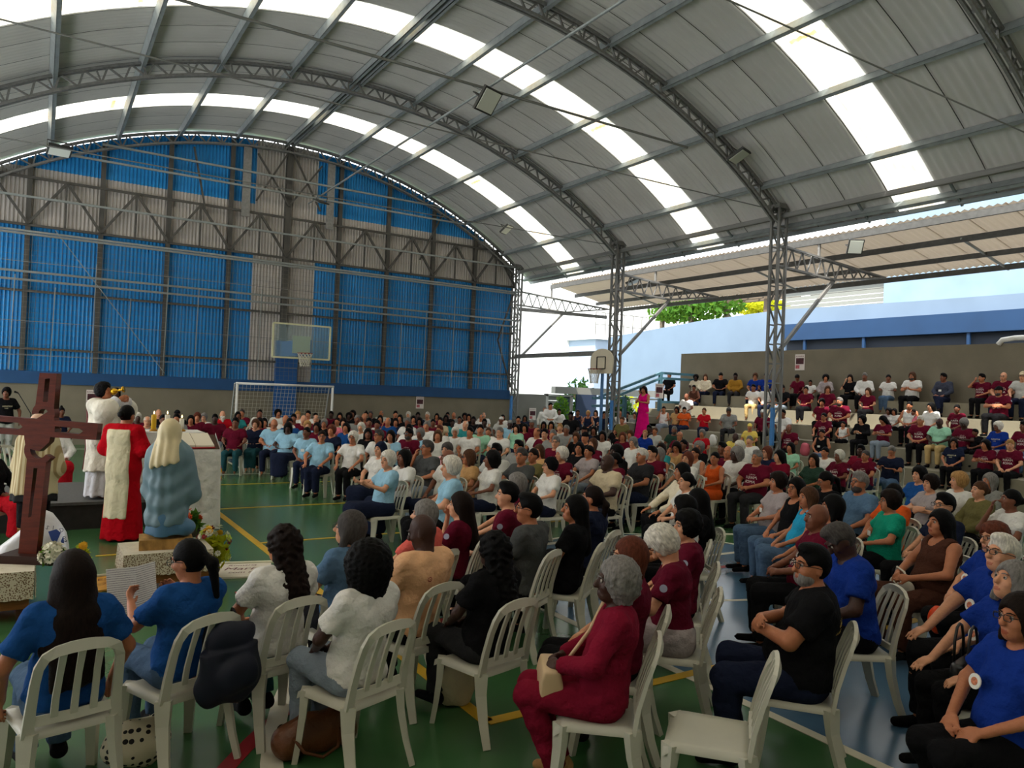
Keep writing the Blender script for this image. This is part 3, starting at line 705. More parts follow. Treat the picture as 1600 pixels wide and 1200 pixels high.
def misc(name):
    if name in _MISC: return _MISC[name]
    mb = MB()
    if name == 'beard':
        V, Q = surf([Ell((0,.03,-.07), (.068,.068,.062), None, .02), Ell((0,.112,-.055), (.034,.03,.022), None, .01, 's'), Pl((0,0,1), (0,0,-.03)), Pl((0,-1,0), (0,-.01,0))], .011)
        me = mesh('beard', V, Q, [None], True)
    elif name == 'longbeard':
        V, Q = surf([Ell((0,.045,-.07), (.07,.062,.055), None, .02), Cap((0,.085,-.09), (0,.09,-.2), .055, .03, .03), Ell((0,.125,-.05), (.034,.03,.022), None, .01, 's'), Pl((0,0,1), (0,0,-.03))], .013)
        me = mesh('beard', V, Q, [None], True)
    elif name == 'glasses':
        for s in (-1, 1):
            pts = [(s*.034+.0235*max(-1,min(1,1.25*math.cos(t))), .113-.08*max(0,abs(s*.034+.0235*math.cos(t))-.03), .006+.0155*max(-1,min(1,1.25*math.sin(t)))) for t in [2*PI*i/14 for i in range(14)]]
            mb.tube(pts, .0026, 5, True); mb.tube([(s*.058,.106,.012), (s*.083,.03,.012), (s*.086,-.02,.006)], .0024, 5)
        mb.tube([(-.011,.114,.012), (.011,.114,.012)], .0022, 5); me = mb.mesh('glasses', mat('glasses_black', rgb(20,18,18), .35))
    elif name == 'sunglasses':
        for s in (-1, 1):
            mb.add([(s*.012,.117,.024),(s*.058,.108,.024),(s*.055,.108,-.012),(s*.018,.116,-.014)]+[(s*.012,.113,.024),(s*.058,.104,.024),(s*.055,.104,-.012),(s*.018,.112,-.014)], [(0,1,2,3),(7,6,5,4),(0,4,5,1),(1,5,6,2),(2,6,7,3),(3,7,4,0)])
            mb.tube([(s*.058,.106,.016), (s*.083,.03,.014), (s*.086,-.02,.006)], .0024, 5)
        me = mb.mesh('sunglasses', mat('glasses_black', rgb(20,18,18), .3))
    elif name == 'eye':
        V = [(0,.0125,0)]; Fc = []; fm = []; r = .0125; rings = [(.32,.947),(.62,.785),(.9,.436),(1,0)]
        for q, h in rings:
            for k in range(10): t = 2*PI*k/10; V.append((q*math.cos(t)*r,h*r,q*math.sin(t)*r))
        for k in range(10): Fc.append((0, 1+(k+1) % 10, 1+k)); fm.append(1)
        for i in range(3):
            for k in range(10):
                a = 1+i*10; Fc.append((a+k, a+(k+1) % 10, a+10+(k+1) % 10, a+10+k)); fm.append(1 if i == 0 else 0)
        me = mesh('eye', V, Fc, [mat('eye_white', rgb(168,156,146), .3), mat('eye_iris', rgb(34,22,16), .25)], True, fm)
    elif name == 'eyebrow':
        mb.tube([(.014,.1005,.028), (.034,.0985,.034), (.054,.083,.028)], [.0032,.004,.002], 6)
        me = mesh('eyebrow', mb.V, mb.F, [None], True)
    elif name == 'eyebrow_l':
        mb.tube([(-.014,.1005,.028), (-.034,.0985,.034), (-.054,.083,.028)], [.0032,.004,.002], 6)
        me = mesh('eyebrow', mb.V, mb.F, [None], True)
    elif name == 'eyebrows':
        for s in (-1, 1): mb.tube([(s*.014,.1005,.028), (s*.034,.0985,.034), (s*.054,.083,.028)], [.0032,.004,.002], 6)
        me = mesh('eyebrows', mb.V, mb.F, [None], True)
    _MISC[name] = me; return me
# ---------------------------------------------------------------- skeletons
def hand_prims(w, d, n, side, curl, lod):
    """hand at wrist w, pointing along d, back of the hand along n; side=+1 thumb on s"""
    d = nrm(d); n = nrm(n-d*(n@d)); s = np.cross(d, n)*side
    R = np.stack([s, d, n], 1)
    L = [Ell(w+d*.048, (.040,.052,.0165), R, .015)]
    if lod == 2: return L+[Cap(w+d*.08, w+d*.135-n*.03, .027, .02, .02)]
    for i, (f, ln) in enumerate(((-.030,.066),(-.010,.076),(.010,.072),(.029,.056))):
        f = -f
        p = w+d*.082+s*f; a = curl*(.8+.1*i); d1 = nrm(d*math.cos(a)-n*math.sin(a)+s*f*1.2); d2 = nrm(d*math.cos(2.1*a)-n*math.sin(2.1*a)+s*f*.6)
        q = p+d1*ln*.55; L += [Cap(p-d*.02, q, .0098, .0088, .006), Cap(q, q+d2*ln*.5, .0088, .0072, .004)]
    p = w+d*.028+s*.030; q = p+nrm(d*.62+s*.62-n*.35)*.042; L += [Cap(p, q, .0135, .011, .012), Cap(q, q+nrm(d*.9+s*.12-n*.35)*.034, .0105, .0085, .004)]
    return L
POSES = {  # right side; elbow, wrist, hand direction, back-of-hand normal, curl (left side mirrored unless given); coordinates relative to the pelvis
 'lap':   dict(e=(.255,.06,.25), w=(.115,.245,.115), d=(-.75,.6,-.2), n=(.15,.45,.9), c=.55),
 'clasp': dict(e=(.26,.08,.25), w=(.095,.27,.15), d=(-.72,.66,.0), n=(.45,.55,.75), c=.8),
 'knees': dict(e=(.255,.14,.26), w=(.165,.36,.125), d=(-.15,.95,-.25), n=(0,.3,.95), c=.3),
 'cross': dict(e=(.26,.10,.27), w=(-.06,.215,.31), d=(-.95,.1,.1), n=(0,.85,.5), c=.45, lw=(-.09,.235,.27), ln=(0,.85,.5), ld=(.95,.1,.1)),
 'face':  dict(e=(.21,.22,.26), w=(.105,.16,.545), d=(-.25,-.05,.95), n=(.6,.7,0), c=.7, le=(-.25,.08,.25), lw=(-.05,.24,.16), ld=(.8,.5,-.1), ln=(-.1,.4,.9)),
 'phone': dict(e=(.245,.08,.25), w=(.085,.29,.27), d=(-.45,.75,.35), n=(.35,.35,-.85), c=.75),
 'read':  dict(e=(.25,.14,.27), w=(.16,.36,.33), d=(-.25,.8,.5), n=(.75,.2,-.5), c=.8),
 'side':  dict(e=(.30,-.02,.22), w=(.28,.10,-.02), d=(0,.5,-.85), n=(.95,.1,.1), c=.5),
 'up':    dict(e=(.29,.18,.42), w=(.10,.26,.60), d=(-.5,.35,.7), n=(.6,.6,0), c=.8, le=(-.25,.08,.25), lw=(-.05,.24,.16), ld=(.8,.5,-.1), ln=(-.1,.4,.9)),
 'stand': dict(e=(.27,-.02,.20), w=(.27,.06,-.06), d=(0,.15,-.98), n=(.95,.1,.1), c=.5),
 'fold':  dict(e=(.25,.0,.24), w=(.07,.20,.22), d=(-.8,.5,.2), n=(.2,.6,.75), c=.6),
 'drink': dict(e=(.29,.20,.40), w=(.09,.29,.545), d=(-.35,.75,.5), n=(.85,.1,-.1), c=1.0),
 'phoneface': dict(e=(.27,.20,.40), w=(.10,.20,.60), d=(-.2,.1,.95), n=(.7,.7,0), c=.9, le=(-.25,.08,.25), lw=(-.05,.24,.16), ld=(.8,.5,-.1), ln=(-.1,.4,.9)),
}
class Body:
    """all the shapes of one person in its own frame: facing +y, seat (or feet) at the origin"""
    def __init__(s, pose='lap', w=1., fem=False, lean=-.1, hy=0., hp=0., hr=0., sit=.44, legs='n', belly=0., lod=1, foot=0.):
        s.lod = lod; s.w = w; s.fem = fem; s.belly = belly; st = sit is None; s.st = st
        pel = np.array((0,-.02,.94 if st else sit+.095)); s.pel = pel; Rl = rotx(-lean)
        def U(p): return pel+Rl@np.asarray(p, float)
        s.U = U; s.Rl = Rl; sw = .172*(.9 if fem else 1)*(1+(w-1)*.45)
        s.sh = {1: U((sw,-.03,.475)), -1: U((-sw,-.03,.475))}; s.neck = U((0,-.022,.53)); s.R = Rl@rotz(hy)@rotx(-hp)@roty(hr)
        s.head = U((0,.0,.612))+(Rl@rotz(hy*.5))@np.array((0,.022,.06)); s.chest = U((0,-.03,.37)); s.waist = U((0,-.012,.17))
        P = POSES[pose]; s.el = {}; s.wr = {}; s.hd = {}; s.hn = {}
        for sd in (1, -1):
            pre = 'l' if sd < 0 else ''; mir = np.array((sd,1,1))
            gx = lambda k: (np.array(P['l'+k], float) if sd < 0 and 'l'+k in P else np.array(P[k], float)*mir)
            kk = 1+(w-1)*.35
            s.el[sd] = U(gx('e')*np.array((kk,1,1))); s.wr[sd] = (U(gx('w')+np.array((0,belly*.5,0))) if pose not in ('knees','lap') else pel+gx('w')+np.array((0,belly*.3,0)))
            s.hd[sd] = gx('d'); s.hn[sd] = gx('n')
        s.curl = P['c']
        hw = .088*(1+(w-1)*.5); s.hip = {}; s.kn = {}; s.an = {}; s.toe = {}
        for sd in (1, -1):
            s.hip[sd] = pel+np.array((sd*hw,.0,-.01))
            if st: s.kn[sd] = np.array((sd*.092,.01,.50)); s.an[sd] = np.array((sd*.095,-.03,.085)); s.toe[sd] = np.array((sd*.115,.13,.03))
            else:
                kx = .125 if not fem else .085; z0 = sit+.07
                s.kn[sd] = np.array((sd*kx,.42,z0+.015)); s.an[sd] = np.array((sd*kx,.40+foot,sit-.355+.0)); s.toe[sd] = np.array((sd*(kx+.02),.55+foot,sit-.41))
                if legs == 'x' and sd > 0: s.kn[sd] = np.array((.02,.44,z0+.10)); s.an[sd] = np.array((-.16,.60,sit-.22)); s.toe[sd] = np.array((-.20,.74,sit-.25))
                if legs == 'b': s.an[sd] = np.array((sd*kx,.22,sit-.35)); s.toe[sd] = np.array((sd*kx,.35,sit-.41))
                if legs == 'o': s.kn[sd] = np.array((sd*.20,.40,z0+.015)); s.an[sd] = np.array((sd*.19,.38,sit-.355)); s.toe[sd] = np.array((sd*.24,.52,sit-.41))
    def torso(s, g=0., k=.05):
        w = s.w; U = s.U; f = ((0,1,0), 1.42); L = []
        cw = .135*w if not s.fem else .122*w; ww = (.122 if not s.fem else .108)*(w*1.06); 
        L.append(Cap(s.pel+np.array((-.055,0,.0)), s.pel+np.array((.055,0,.0)), .125*w+g, .125*w+g, k))
        L.append(Cap(s.pel, s.waist, .145*w+g, ww+.02+g, k, fl=((0,1,0),1.25)))
        L.append(Cap(s.waist, s.chest, ww+.02+g, cw+.02+g, k, fl=f))
        L.append(Cap(U((-.055*w,-.03,.39)), U((.055*w,-.03,.39)), .112+g, .112+g, k))
        for sd in (1, -1): L.append(Cap(U((sd*.04,-.03,.46)), s.sh[sd], .085+g, .062+g, k))
        if s.fem:
            for sd in (1, -1): L.append(Ell(U((sd*.07,.062,.315)), np.array((.065,.06,.068))+g, s.Rl, .05))
        else: L.append(Ell(U((0,.045,.36)), np.array((.14,.06,.10))+g, s.Rl, .05))
        if s.belly > 0: L.append(Ell(U((0,.045+s.belly*.4,.14)), np.array((.13*w,.085+s.belly*.5,.13))+g, s.Rl, .07))
        return L
    def fine(s):
        f = {0:(.0100,.0095), 1:(.0165,.021), 2:(.027,.05)}[s.lod]; h = s.head; L = [(h-.125, h+.135, f[0])]
        if s.lod < 2:
            for sd in (1, -1): c = s.wr[sd]+nrm(s.hd[sd])*.06; L.append((c-.085, c+.085, f[1]))
        return L
    def body_prims(s):
        w = s.w; aw = (.9 if s.fem else 1)*(1+(w-1)*.6); lw = 1+(w-1)*.6; k = .03
        L = s.torso(-.004)
        L += [Cap(s.neck-np.array((0,0,.02)), s.head+s.R@np.array((0,-.02,-.07)), .060*(.88 if s.fem else 1)+.006*(w-1), .054*(.88 if s.fem else 1), .03)]
        L += head_prims(s.head, s.R, s.fem, fine=s.lod < 2)
        for sd in (1, -1):
            L += [Cap(s.sh[sd], s.el[sd], .056*aw, .043*aw, k), Cap(s.el[sd], s.wr[sd], .042*aw, .027*aw, .02)]
            L += hand_prims(s.wr[sd], s.hd[sd], s.hn[sd], 1 if sd > 0 else -1, s.curl, s.lod)
            L += [Cap(s.hip[sd], s.kn[sd], .092*lw, .060*lw, k), Cap(s.kn[sd], s.kn[sd]+(s.an[sd]-s.kn[sd])*.4, .056*lw, .056*lw, k), Cap(s.kn[sd]+(s.an[sd]-s.kn[sd])*.35, s.an[sd], .056*lw, .036, k)]
            L += [Cap(s.an[sd]+np.array((0,-.02,-.03)), s.toe[sd], .036, .026, .02, fl=((0,0,1),1.25))]
        return L
    def shirt_prims(s, sleeve='t', g=.012, hem=None):
        L = s.torso(g, .06); aw = (.9 if s.fem else 1)*(1+(s.w-1)*.6)
        for sd in (1, -1):
            sh, el, wr = s.sh[sd], s.el[sd], s.wr[sd]
            if sleeve == 't': L.append(Cap(sh, sh+(el-sh)*.72, .056*aw+g+.010, .058*aw+g+.010, .03, flat=True))
            elif sleeve == 'l': L += [Cap(sh, el, .056*aw+g+.008, .050*aw+g+.006, .03), Cap(el, el+(wr-el)*.93, .048*aw+g+.006, .036*aw+g+.004, .025, flat=True)]
            elif sleeve == 'n': L.append(Ell(sh+(el-sh)*.98*.5+np.array((0,0,0)), (.075*aw,.09*aw,.12), None, .01, 's')) if 0 else None
        L = [x for x in L if x is not None]
        n = s.neck
        if sleeve == 'n':
            for sd in (1, -1): L.append(Ell(s.sh[sd]+np.array((sd*.045,0,-.01)), (.062,.09,.095), None, .012, 's'))
            L.append(Ell(s.U((0,.03,.545)), (.085,.10,.10), None, .015, 's'))
        else: L.append(Ell(s.U((0,.012,.562)), (.078,.082,.062), None, .012, 's'))
        hz = hem if hem is not None else (s.pel[2]-.02 if not s.st else s.pel[2]-.10)
        L.append(Pl((0,-.0 if s.st else .12,-1), (0,0,hz)))
        return L
    def trouser_prims(s, g=.012, cut='l'):
        lw = 1+(s.w-1)*.6; L = [Cap(s.pel+np.array((-.055,0,0)), s.pel+np.array((.055,0,0)), .125*s.w+g-.006, .125*s.w+g-.006, .04)]
        for sd in (1, -1):
            L.append(Cap(s.hip[sd], s.kn[sd], .094*lw+g, .066*lw+g, .035))
            kn, an = s.kn[sd], s.an[sd]
            if cut == 'l': L.append(Cap(kn, kn+(an-kn)*.97, .062*lw+g, .05*lw+g, .03, flat=True))
            elif cut == 's': pass
        L.append(Pl((0,0,1), (0,0,s.pel[2]+.10)))
        return L
    def skirt_prims(s, length=.62, g=.015):
        lw = 1+(s.w-1)*.6; kc = (s.kn[1]+s.kn[-1])/2; ac = (s.an[1]+s.an[-1])/2
        if s.st:
            zb = .94-length*1.4; f = max(0, 1-zb/.94)
            L = [Cap(s.pel, (0,0,max(zb,.0)), .145*s.w+g, .20+.06*f, .05, flat=True, fl=((0,1,0),1.15)), Pl((0,0,1), (0,0,s.pel[2]+.14))]
            return L
        L = [Cap(s.pel+np.array((-.06,0,0)), s.pel+np.array((.06,0,0)), .13*s.w+g, .13*s.w+g, .05)]
        for sd in (1, -1):
            L.append(Cap(s.hip[sd], s.kn[sd], .10*lw+g, .085*lw+g, .08)); e = s.kn[sd]+(s.an[sd]-s.kn[sd])*length
            L.append(Cap(s.kn[sd], e, .085*lw+g, .095*lw+g, .10, flat=True))
        L.append(Cap((s.hip[1]+s.hip[-1])/2, kc, .10+g, .085+g, .08)); L.append(Cap(kc, kc+(ac-kc)*length, .085+g, .10+g, .10, flat=True))
        L.append(Pl((0,0,1), (0,0,s.pel[2]+.10)))
        return L
    def shoe_prims(s, only=1):
        L = []
        for sd in (only,):
            h = s.an[sd]+np.array((0,-.03,-.038)); t = s.toe[sd]+np.array((0,.01,.005))
            L += [Cap(h, t, .045, .036, .02, fl=((0,0,1),1.15)), Cap(s.an[sd]+np.array((0,-.015,-.01)), h, .044, .044, .02)]
            z = min(t[2], h[2])-.028; 
        return L+[Pl((0,0,-1), (0,0,s.toe[only][2]-.031))]
_ME = {}
def garment(kind, B, key):
    k = (key, kind)
    if k in _ME: return _ME[k]
    base = {0:.019, 1:.033, 2:.05}[B.lod]
    def folds(a, f): return lambda X, Y, Z: a*np.sin(f*Z+9*X+4*Y)*np.sin(f*.45*X-5*Z+f*.2*Y)
    dp = (lambda X, Y, Z: .0055*np.sin(38*Z+9*X+4*Y)*np.sin(17*X-5*Z+8*Y)+.0035*np.sin(60*Z-24*X+15*Y)*np.sin(22*X+19*Y+7*Z)) if B.lod == 0 else folds(.0035, 42) if B.lod == 1 else None
    if kind == 'body':
        V, Q = surf(B.body_prims(), {0:.022, 1:.037, 2:.055}[B.lod], B.fine()); fm = None
        if len(Q):
            c = (V[Q].mean(1)-B.head)@B.R; lip = ((c[:,0]/.026)**2+((c[:,2]+.0725)/.0125)**2 < 1) & (c[:,1] > .07)
            fm = lip.astype(np.int32)
        _ME[k] = mesh('body', V, Q, [None, None], True, fm); return _ME[k]
    if kind[:5] == 'shirt': P = B.shirt_prims(kind[6])
    elif kind == 'tunic': P = B.shirt_prims('l', .02, B.pel[2]-.25)
    elif kind == 'trousers': P = B.trouser_prims()
    elif kind == 'shorts': P = B.trouser_prims(cut='s')
    elif kind == 'skirt': P = B.skirt_prims()
    elif kind == 'longskirt': P = B.skirt_prims(.93)
    elif kind[:4] == 'shoe': P = B.shoe_prims(1 if kind[-1] == 'R' else -1); dp = None; base *= .75
    V, Q = surf(P, base, disp=dp); _ME[k] = mesh(kind.split('_')[0], V, Q, [None], True); return _ME[k]
def front_print(B, key, kind, texts, z=.30, flip=False, y=.0):
    """flat lettering wrapped onto the front (or back) of a shirt"""
    k = (key, 'print', kind, flip)
    if k in _ME: return _ME[k]
    V = []; Fc = []
    for s, size, dx, dz, shear in texts:
        tm = text_mesh(s, size, 'print', shear); v, f = me_arrays(tm); n = len(V); bpy.data.meshes.remove(tm)
        V += [(a[0]+dx, a[1]+dz) for a in v]; Fc += [tuple(i+n for i in q) for q in f]
    V = np.array(V); pr = [p for p in B.shirt_prims('t')]
    sgn = -1. if flip else 1.; x = V[:,0]*sgn*(-1); O = np.array([B.U((a, 0, z+b)) for a, b in zip(-x if not flip else -x, V[:,1])])
    dirv = B.Rl@np.array((0,sgn,0)); best = np.zeros(len(O))
    ts = np.linspace(0, .34, 69); 
    ptx = O[:,None,:]+dirv[None,None,:]*ts[None,:,None]; X, Y, Z = ptx[...,0], ptx[...,1], ptx[...,2]; D = np.full(X.shape, .5)
    for p in pr:
        if p.op == 'u': d = p.ev(X, Y, Z); h = np.clip(p.k-np.abs(D-d), 0, None)/p.k; D = np.minimum(D, d)-h*h*p.k*.25
    ins = D < 0; last = np.where(ins.any(1), ins.shape[1]-1-np.argmax(ins[:,::-1], 1), 20); t = ts[last]+.009
    P3 = O+dirv[None,:]*t[:,None]
    _ME[k] = mesh('print', P3, Fc, [None]); return _ME[k]
def setmat(o, *ms):
    for i, m in enumerate(ms): o.material_slots[i].link = 'OBJECT'; o.material_slots[i].material = m
    return o
SKIN = {1: rgb(204,146,112), 2: rgb(174,110,76), 3: rgb(118,70,48), 4: rgb(62,37,28)}
def skin_m(t): return mat('skin_%d' % t, SKIN[t], .52, 0, .07, 18, .12, 70, .35)
def lip_m(t): c = SKIN[t]; return mat('lips_%d' % t, (c[0]*.72, c[1]*.48, c[2]*.48), .45)
HAIRC = {'K': rgb(9,8,8), 'B': rgb(26,17,13), 'N': rgb(76,50,34), 'R': rgb(92,48,34), 'D': rgb(168,128,80), 'G': rgb(120,116,112), 'W': rgb(208,202,190), 'S': rgb(70,66,64)}
def hair_m(c): return mat('hair_'+c, HAIRC[c], .55, 0, .35, 26, .3, 110, .08, (3,3,.5))
CLR = dict(maroon=(92,18,38), white=(216,214,208), black=(20,20,22), navy=(28,34,54), lightblue=(142,184,206), blue=(28,72,130), royal=(22,50,130), teal=(46,130,132), gray=(132,132,128),
  darkgray=(74,76,76), beige=(196,180,150), cream=(220,208,182), yellow=(214,188,92), orange=(206,86,34), pink=(220,120,136), hotpink=(206,14,110), red=(176,22,34), dgreen=(44,66,54), green=(24,140,112),
  mint=(152,204,172), mustard=(154,112,40), olive=(104,98,60), tan=(184,144,96), peach=(226,176,134), coral=(204,92,82), slate=(62,66,80), brown=(72,44,34), khaki=(190,162,110), jeans=(74,96,122), ljeans=(128,140,152),
  dteal=(34,72,78), purple=(90,60,110), turq=(40,150,190), bluegray=(84,112,140), wine=(120,22,44), charcoal=(44,44,46), lgray=(184,184,178), stripes=(222,170,178), floral=(160,150,150))
def cl(n): return cloth(n, rgb(*CLR[n]))
# =================================================================== CHAIRS
plastic = mat('plastic_white', rgb(192, 190, 174), .42, 0, .04, 6, spec=.4)
def arc_pts(a, b, c, n):      # quadratic curve
    a, b, c = Vector(a), Vector(b), Vector(c); return [a*(1-t)**2+b*2*t*(1-t)+c*t*t for t in [i/n for i in range(n+1)]]
def chair_parts():
    P = []
    mb = MB(); n = 9; V = []; Fc = []                                   # dished seat with a rolled front edge
    for j in range(n+1):
        v = j/n; y = -.20+.42*v
        for i in range(n+1):
            u = i/n*2-1; wd = .205+.012*v; x = u*wd
            z = .445-.014*(1-u*u)*(1-(2*v-.9)**2)-.03*max(0, v-.85)/.15*(max(0, v-.85)/.15); V.append((x,y,z))
    top = len(V); V += [(x,y,z-.014) for x,y,z in V]; N = n+1
    for j in range(n):
        for i in range(n): a = j*N+i; Fc += [(a,a+1,a+N+1,a+N), (top+a,top+a+N,top+a+N+1,top+a+1)]
    rim = [i for i in range(N)]+[j*N+n for j in range(1, N)]+[n*N+i for i in range(n-1, -1, -1)]+[j*N for j in range(n-1, 0, -1)]
    sk = len(V); V += [(V[i][0]*1.02, V[i][1]*1.02, V[i][2]-.04) for i in rim]; m = len(rim)
    for k in range(m): a, b = rim[k], rim[(k+1) % m]; Fc.append((a, sk+k, sk+(k+1) % m, b))
    P.append(('seat', mesh('seat', V, Fc, [plastic], True)))
    lean = .30                                                           # backrest frame: stiles curving into a top rail
    def bp(x, h): return Vector((x, -.195-.05*h/.42-.07*(h/.42)**2, .44+h))
    path = [bp(-.195,-.02), bp(-.19,.12), bp(-.185,.26), bp(-.178,.34), bp(-.155,.395), bp(-.11,.42), bp(-.05,.43), bp(0,.432), bp(.05,.43), bp(.11,.42), bp(.155,.395), bp(.178,.34), bp(.185,.26), bp(.19,.12), bp(.195,-.02)]
    mb = MB(); mb.sweep(path, [.055,.046,.042,.042,.045,.05,.055,.056,.055,.05,.045,.042,.042,.046,.055], [.022]*15, (0,-.95,.2)); P.append(('backrest', mb.mesh('backrest', plastic)))
    mb = MB(); mb.sweep([bp(-.17,.055), bp(0,.05), bp(.17,.055)], [.05]*3, [.016]*3, (0,-.95,.2)); P.append(('lower_rail', mb.mesh('lower_rail', plastic)))
    for x in (-.083, 0, .083):
        mb = MB(); mb.sweep([bp(x*1.05,.05), bp(x*1.05,.16), bp(x,.28), bp(x*.98,.41)], [.034,.032,.03,.034], [.012]*4, (0,-.95,.2)); P.append(('slat', mb.mesh('slat', plastic)))
    for sx in (-1, 1):
        for sy in (-1, 1):
            mb = MB(); x0, y0 = sx*.19, (.185 if sy > 0 else -.185); x1, y1 = sx*.215, (.225 if sy > 0 else -.285)
            pts = [(x0,y0,.435), (x0+(x1-x0)*.25,y0+(y1-y0)*.12,.30), (x0+(x1-x0)*.6,y0+(y1-y0)*.5,.14), (x1,y1,.0)]
            w = [.085,.068,.056,.046]; t = [.05,.04,.034,.032]
            mb.sweep(pts, w, t, (sx*.7,sy*.7,0)); P.append(('leg', mb.mesh('leg', plastic)))
    return P
CH = chair_parts()
mbj = MB()
for nm, me in CH:
    if nm != 'seat': v, f = me_arrays(me); mbj.add(v.tolist(), f)
mbj.add(*[(lambda v, f: (v.tolist(), f))(*me_arrays(MB().box((-.2,-.19,.40), (.2,.21,.445)).mesh('seat_lowpoly', plastic)))][0])
CH_FAR = mesh('plastic_chair', mbj.V, mbj.F, [plastic])
N_CHAIR = 0
def chair(loc, yaw, lab, detail=True, group='white plastic chairs of the audience'):
    if detail:
        t = empty('plastic_chair', loc, yaw)
        par = {}
        for nm, me in CH: par[nm] = obj(nm, me, par['backrest'] if nm in ('slat','lower_rail') else t)
    else: t = obj('plastic_chair', CH_FAR, None, loc, (0,0,yaw))
    t.scale = (.96,.96,.94); tag(t, lab, 'chair', group); return t
# =================================================================== PERSON ASSEMBLY
_B = {}
def get_body(**kw):
    key = tuple(sorted(kw.items()))
    if key not in _B: _B[key] = Body(**kw)
    return _B[key], key
MAR_TXT = [('com fe e', .032, -.02, .075, .2), ('MARIA', .075, 0, .02, .25), ('AMOR', .072, .0, -.055, .15)]
NAVY_TXT = [('ROMARIA', .05, 0, .05, 0), ('2024', .04, .02, 0, 0)]
def assemble(root, B, key, o):
    """o: dict hair,hc,skin,top,bot,flags"""
    fl = o.get('fl', ''); lod = B.lod; sk = o['skin']
    bo = setmat(obj('body', garment('body', B, key), root), skin_m(sk), lip_m(sk)); so = bo
    tk, tc = o['top'].split(':'); bk, bc = o['bot'].split(':')
    if tk in 'tln': so = setmat(obj('shirt', garment('shirt_'+tk, B, key), root), cl(tc))
    elif tk == 'u': so = setmat(obj('tunic', garment('tunic', B, key), root), cl(tc))
    nm = {'p':'trousers','s':'skirt','S':'longskirt','o':'shorts'}[bk]
    setmat(obj({'longskirt':'skirt'}.get(nm, nm), garment(nm, B, key), root), cl(bc))
    if lod < 2:
        for e in 'RL': setmat(obj('shoe', garment('shoe_'+e, B, key), root), cl(o.get('shoes', 'black')))
    H = Matrix.Translation(Vector(B.head)) @ Matrix(B.R.tolist()).to_4x4()
    def onhead(nm, me, *ms):
        x = bpy.data.objects.new(nm, me); link(x, bo if nm in ('eye','eyebrow') else root); x.matrix_local = H
        if ms: setmat(x, *ms)
        return x
    h, hc = o['hair'], o['hc']
    if h != 'b':
        if h in 'kHvW' : 
            onhead({'k':'cap','H':'skullcap','v':'veil','W':'headwrap'}[h], hair_mesh(h, lod), cl(o.get('hatc', 'black')))
            if h == 'k' and hc != '-': onhead('hair', hair_mesh('r', lod), hair_m(hc))
        else: onhead('hair', hair_mesh(h, lod), hair_m(hc))
    elif hc != '-': onhead('hair', hair_mesh('r', lod), hair_m(hc))
    if lod < 2:
        for sd in (-1, 1): e = onhead('eye', misc('eye')); e.matrix_local = H @ Matrix.Translation((sd*.032,.0805,.008))
        bm_ = hair_m('K' if hc in 'K-' else hc if hc in 'BNRSG' else 'N'); onhead('eyebrow', misc('eyebrow'), bm_); onhead('eyebrow', misc('eyebrow_l'), bm_)
    if 'g' in fl: onhead('glasses', misc('glasses'))
    if 'G' in fl: onhead('sunglasses', misc('sunglasses'))
    if 'B' in fl: onhead('beard', misc('beard'), hair_m(o.get('bc', 'S')))
    if 'Z' in fl: onhead('beard', misc('longbeard'), hair_m('W'))
    if tk in 'tl' and lod < 2 and tc == 'maroon' and 'q' not in fl: setmat(obj('print', front_print(B, key, 'mar', MAR_TXT), so), mat('print_white', rgb(214,204,196), .8))
    if 'n' in fl and lod < 2: setmat(obj('print', front_print(B, key, 'navy', NAVY_TXT), so), mat('print_cream', rgb(214,204,170), .8))
    if tc == 'maroon' and lod < 2 and tk == 't':
        a = B.sh[-1]+(B.el[-1]-B.sh[-1])*.42; d = nrm(np.cross(B.el[-1]-B.sh[-1], (0,1,0))); d = d*(-1 if d[0] > 0 else 1); aw = .056*(.9 if B.fem else 1)*(1+(B.w-1)*.6)+.024
        x = obj('sleeve_badge', sleeve_badge(), so, Vector(a+d*aw)); x.rotation_mode = 'QUATERNION'; x.rotation_quaternion = Vector(d).to_track_quat('Z', 'Y')
    if 'b' in fl and lod < 2:
        p = B.U((.035, .155+B.belly*.25+(.02 if B.fem else 0), .27)); x = obj('name_badge', badge(), so, Vector(p))
_BD = {}
def badge():
    if 'b' not in _BD: _BD['b'] = MB().box((-.04,-.002,-.03), (.04,.002,.03)).mesh('name_badge', mat('paper_white', rgb(225,222,214), .7))
    return _BD['b']
def sleeve_badge():
    if 's' not in _BD: _BD['s'] = MB().lathe([(.028,-.004),(.028,.004)], 12).mesh('sleeve_badge', mat('badge_bluegrey', rgb(150,152,172), .7))
    return _BD['s']
AP = Vector((.3, 8.8, 0))                                # what the people look at: the altar
ORD = ['first','second','third','fourth','fifth','sixth','seventh','eighth','ninth','tenth','eleventh','twelfth','thirteenth','fourteenth','fifteenth']
HP = {'s':'short {} hair','r':'receding {} hair','g':'short full {} hair','o':'{} bob','l':'long {} hair','c':'long curly {} hair','L':'very long {} hair','a':'round curly {} hair','A':'large {} afro','u':'{} hair in a bun','p':'{} ponytail','t':'{} topknot'}
HN = {'K':'black','B':'dark brown','N':'brown','R':'reddish','D':'blond','G':'grey','W':'white','S':'dark grey','-':''}
CN = dict(lightblue='light blue', royal='royal blue', darkgray='dark grey', gray='grey', dgreen='dark green', hotpink='hot pink', ljeans='pale denim', bluegray='blue-grey', lgray='light grey', turq='turquoise', floral='patterned grey', stripes='pink striped')
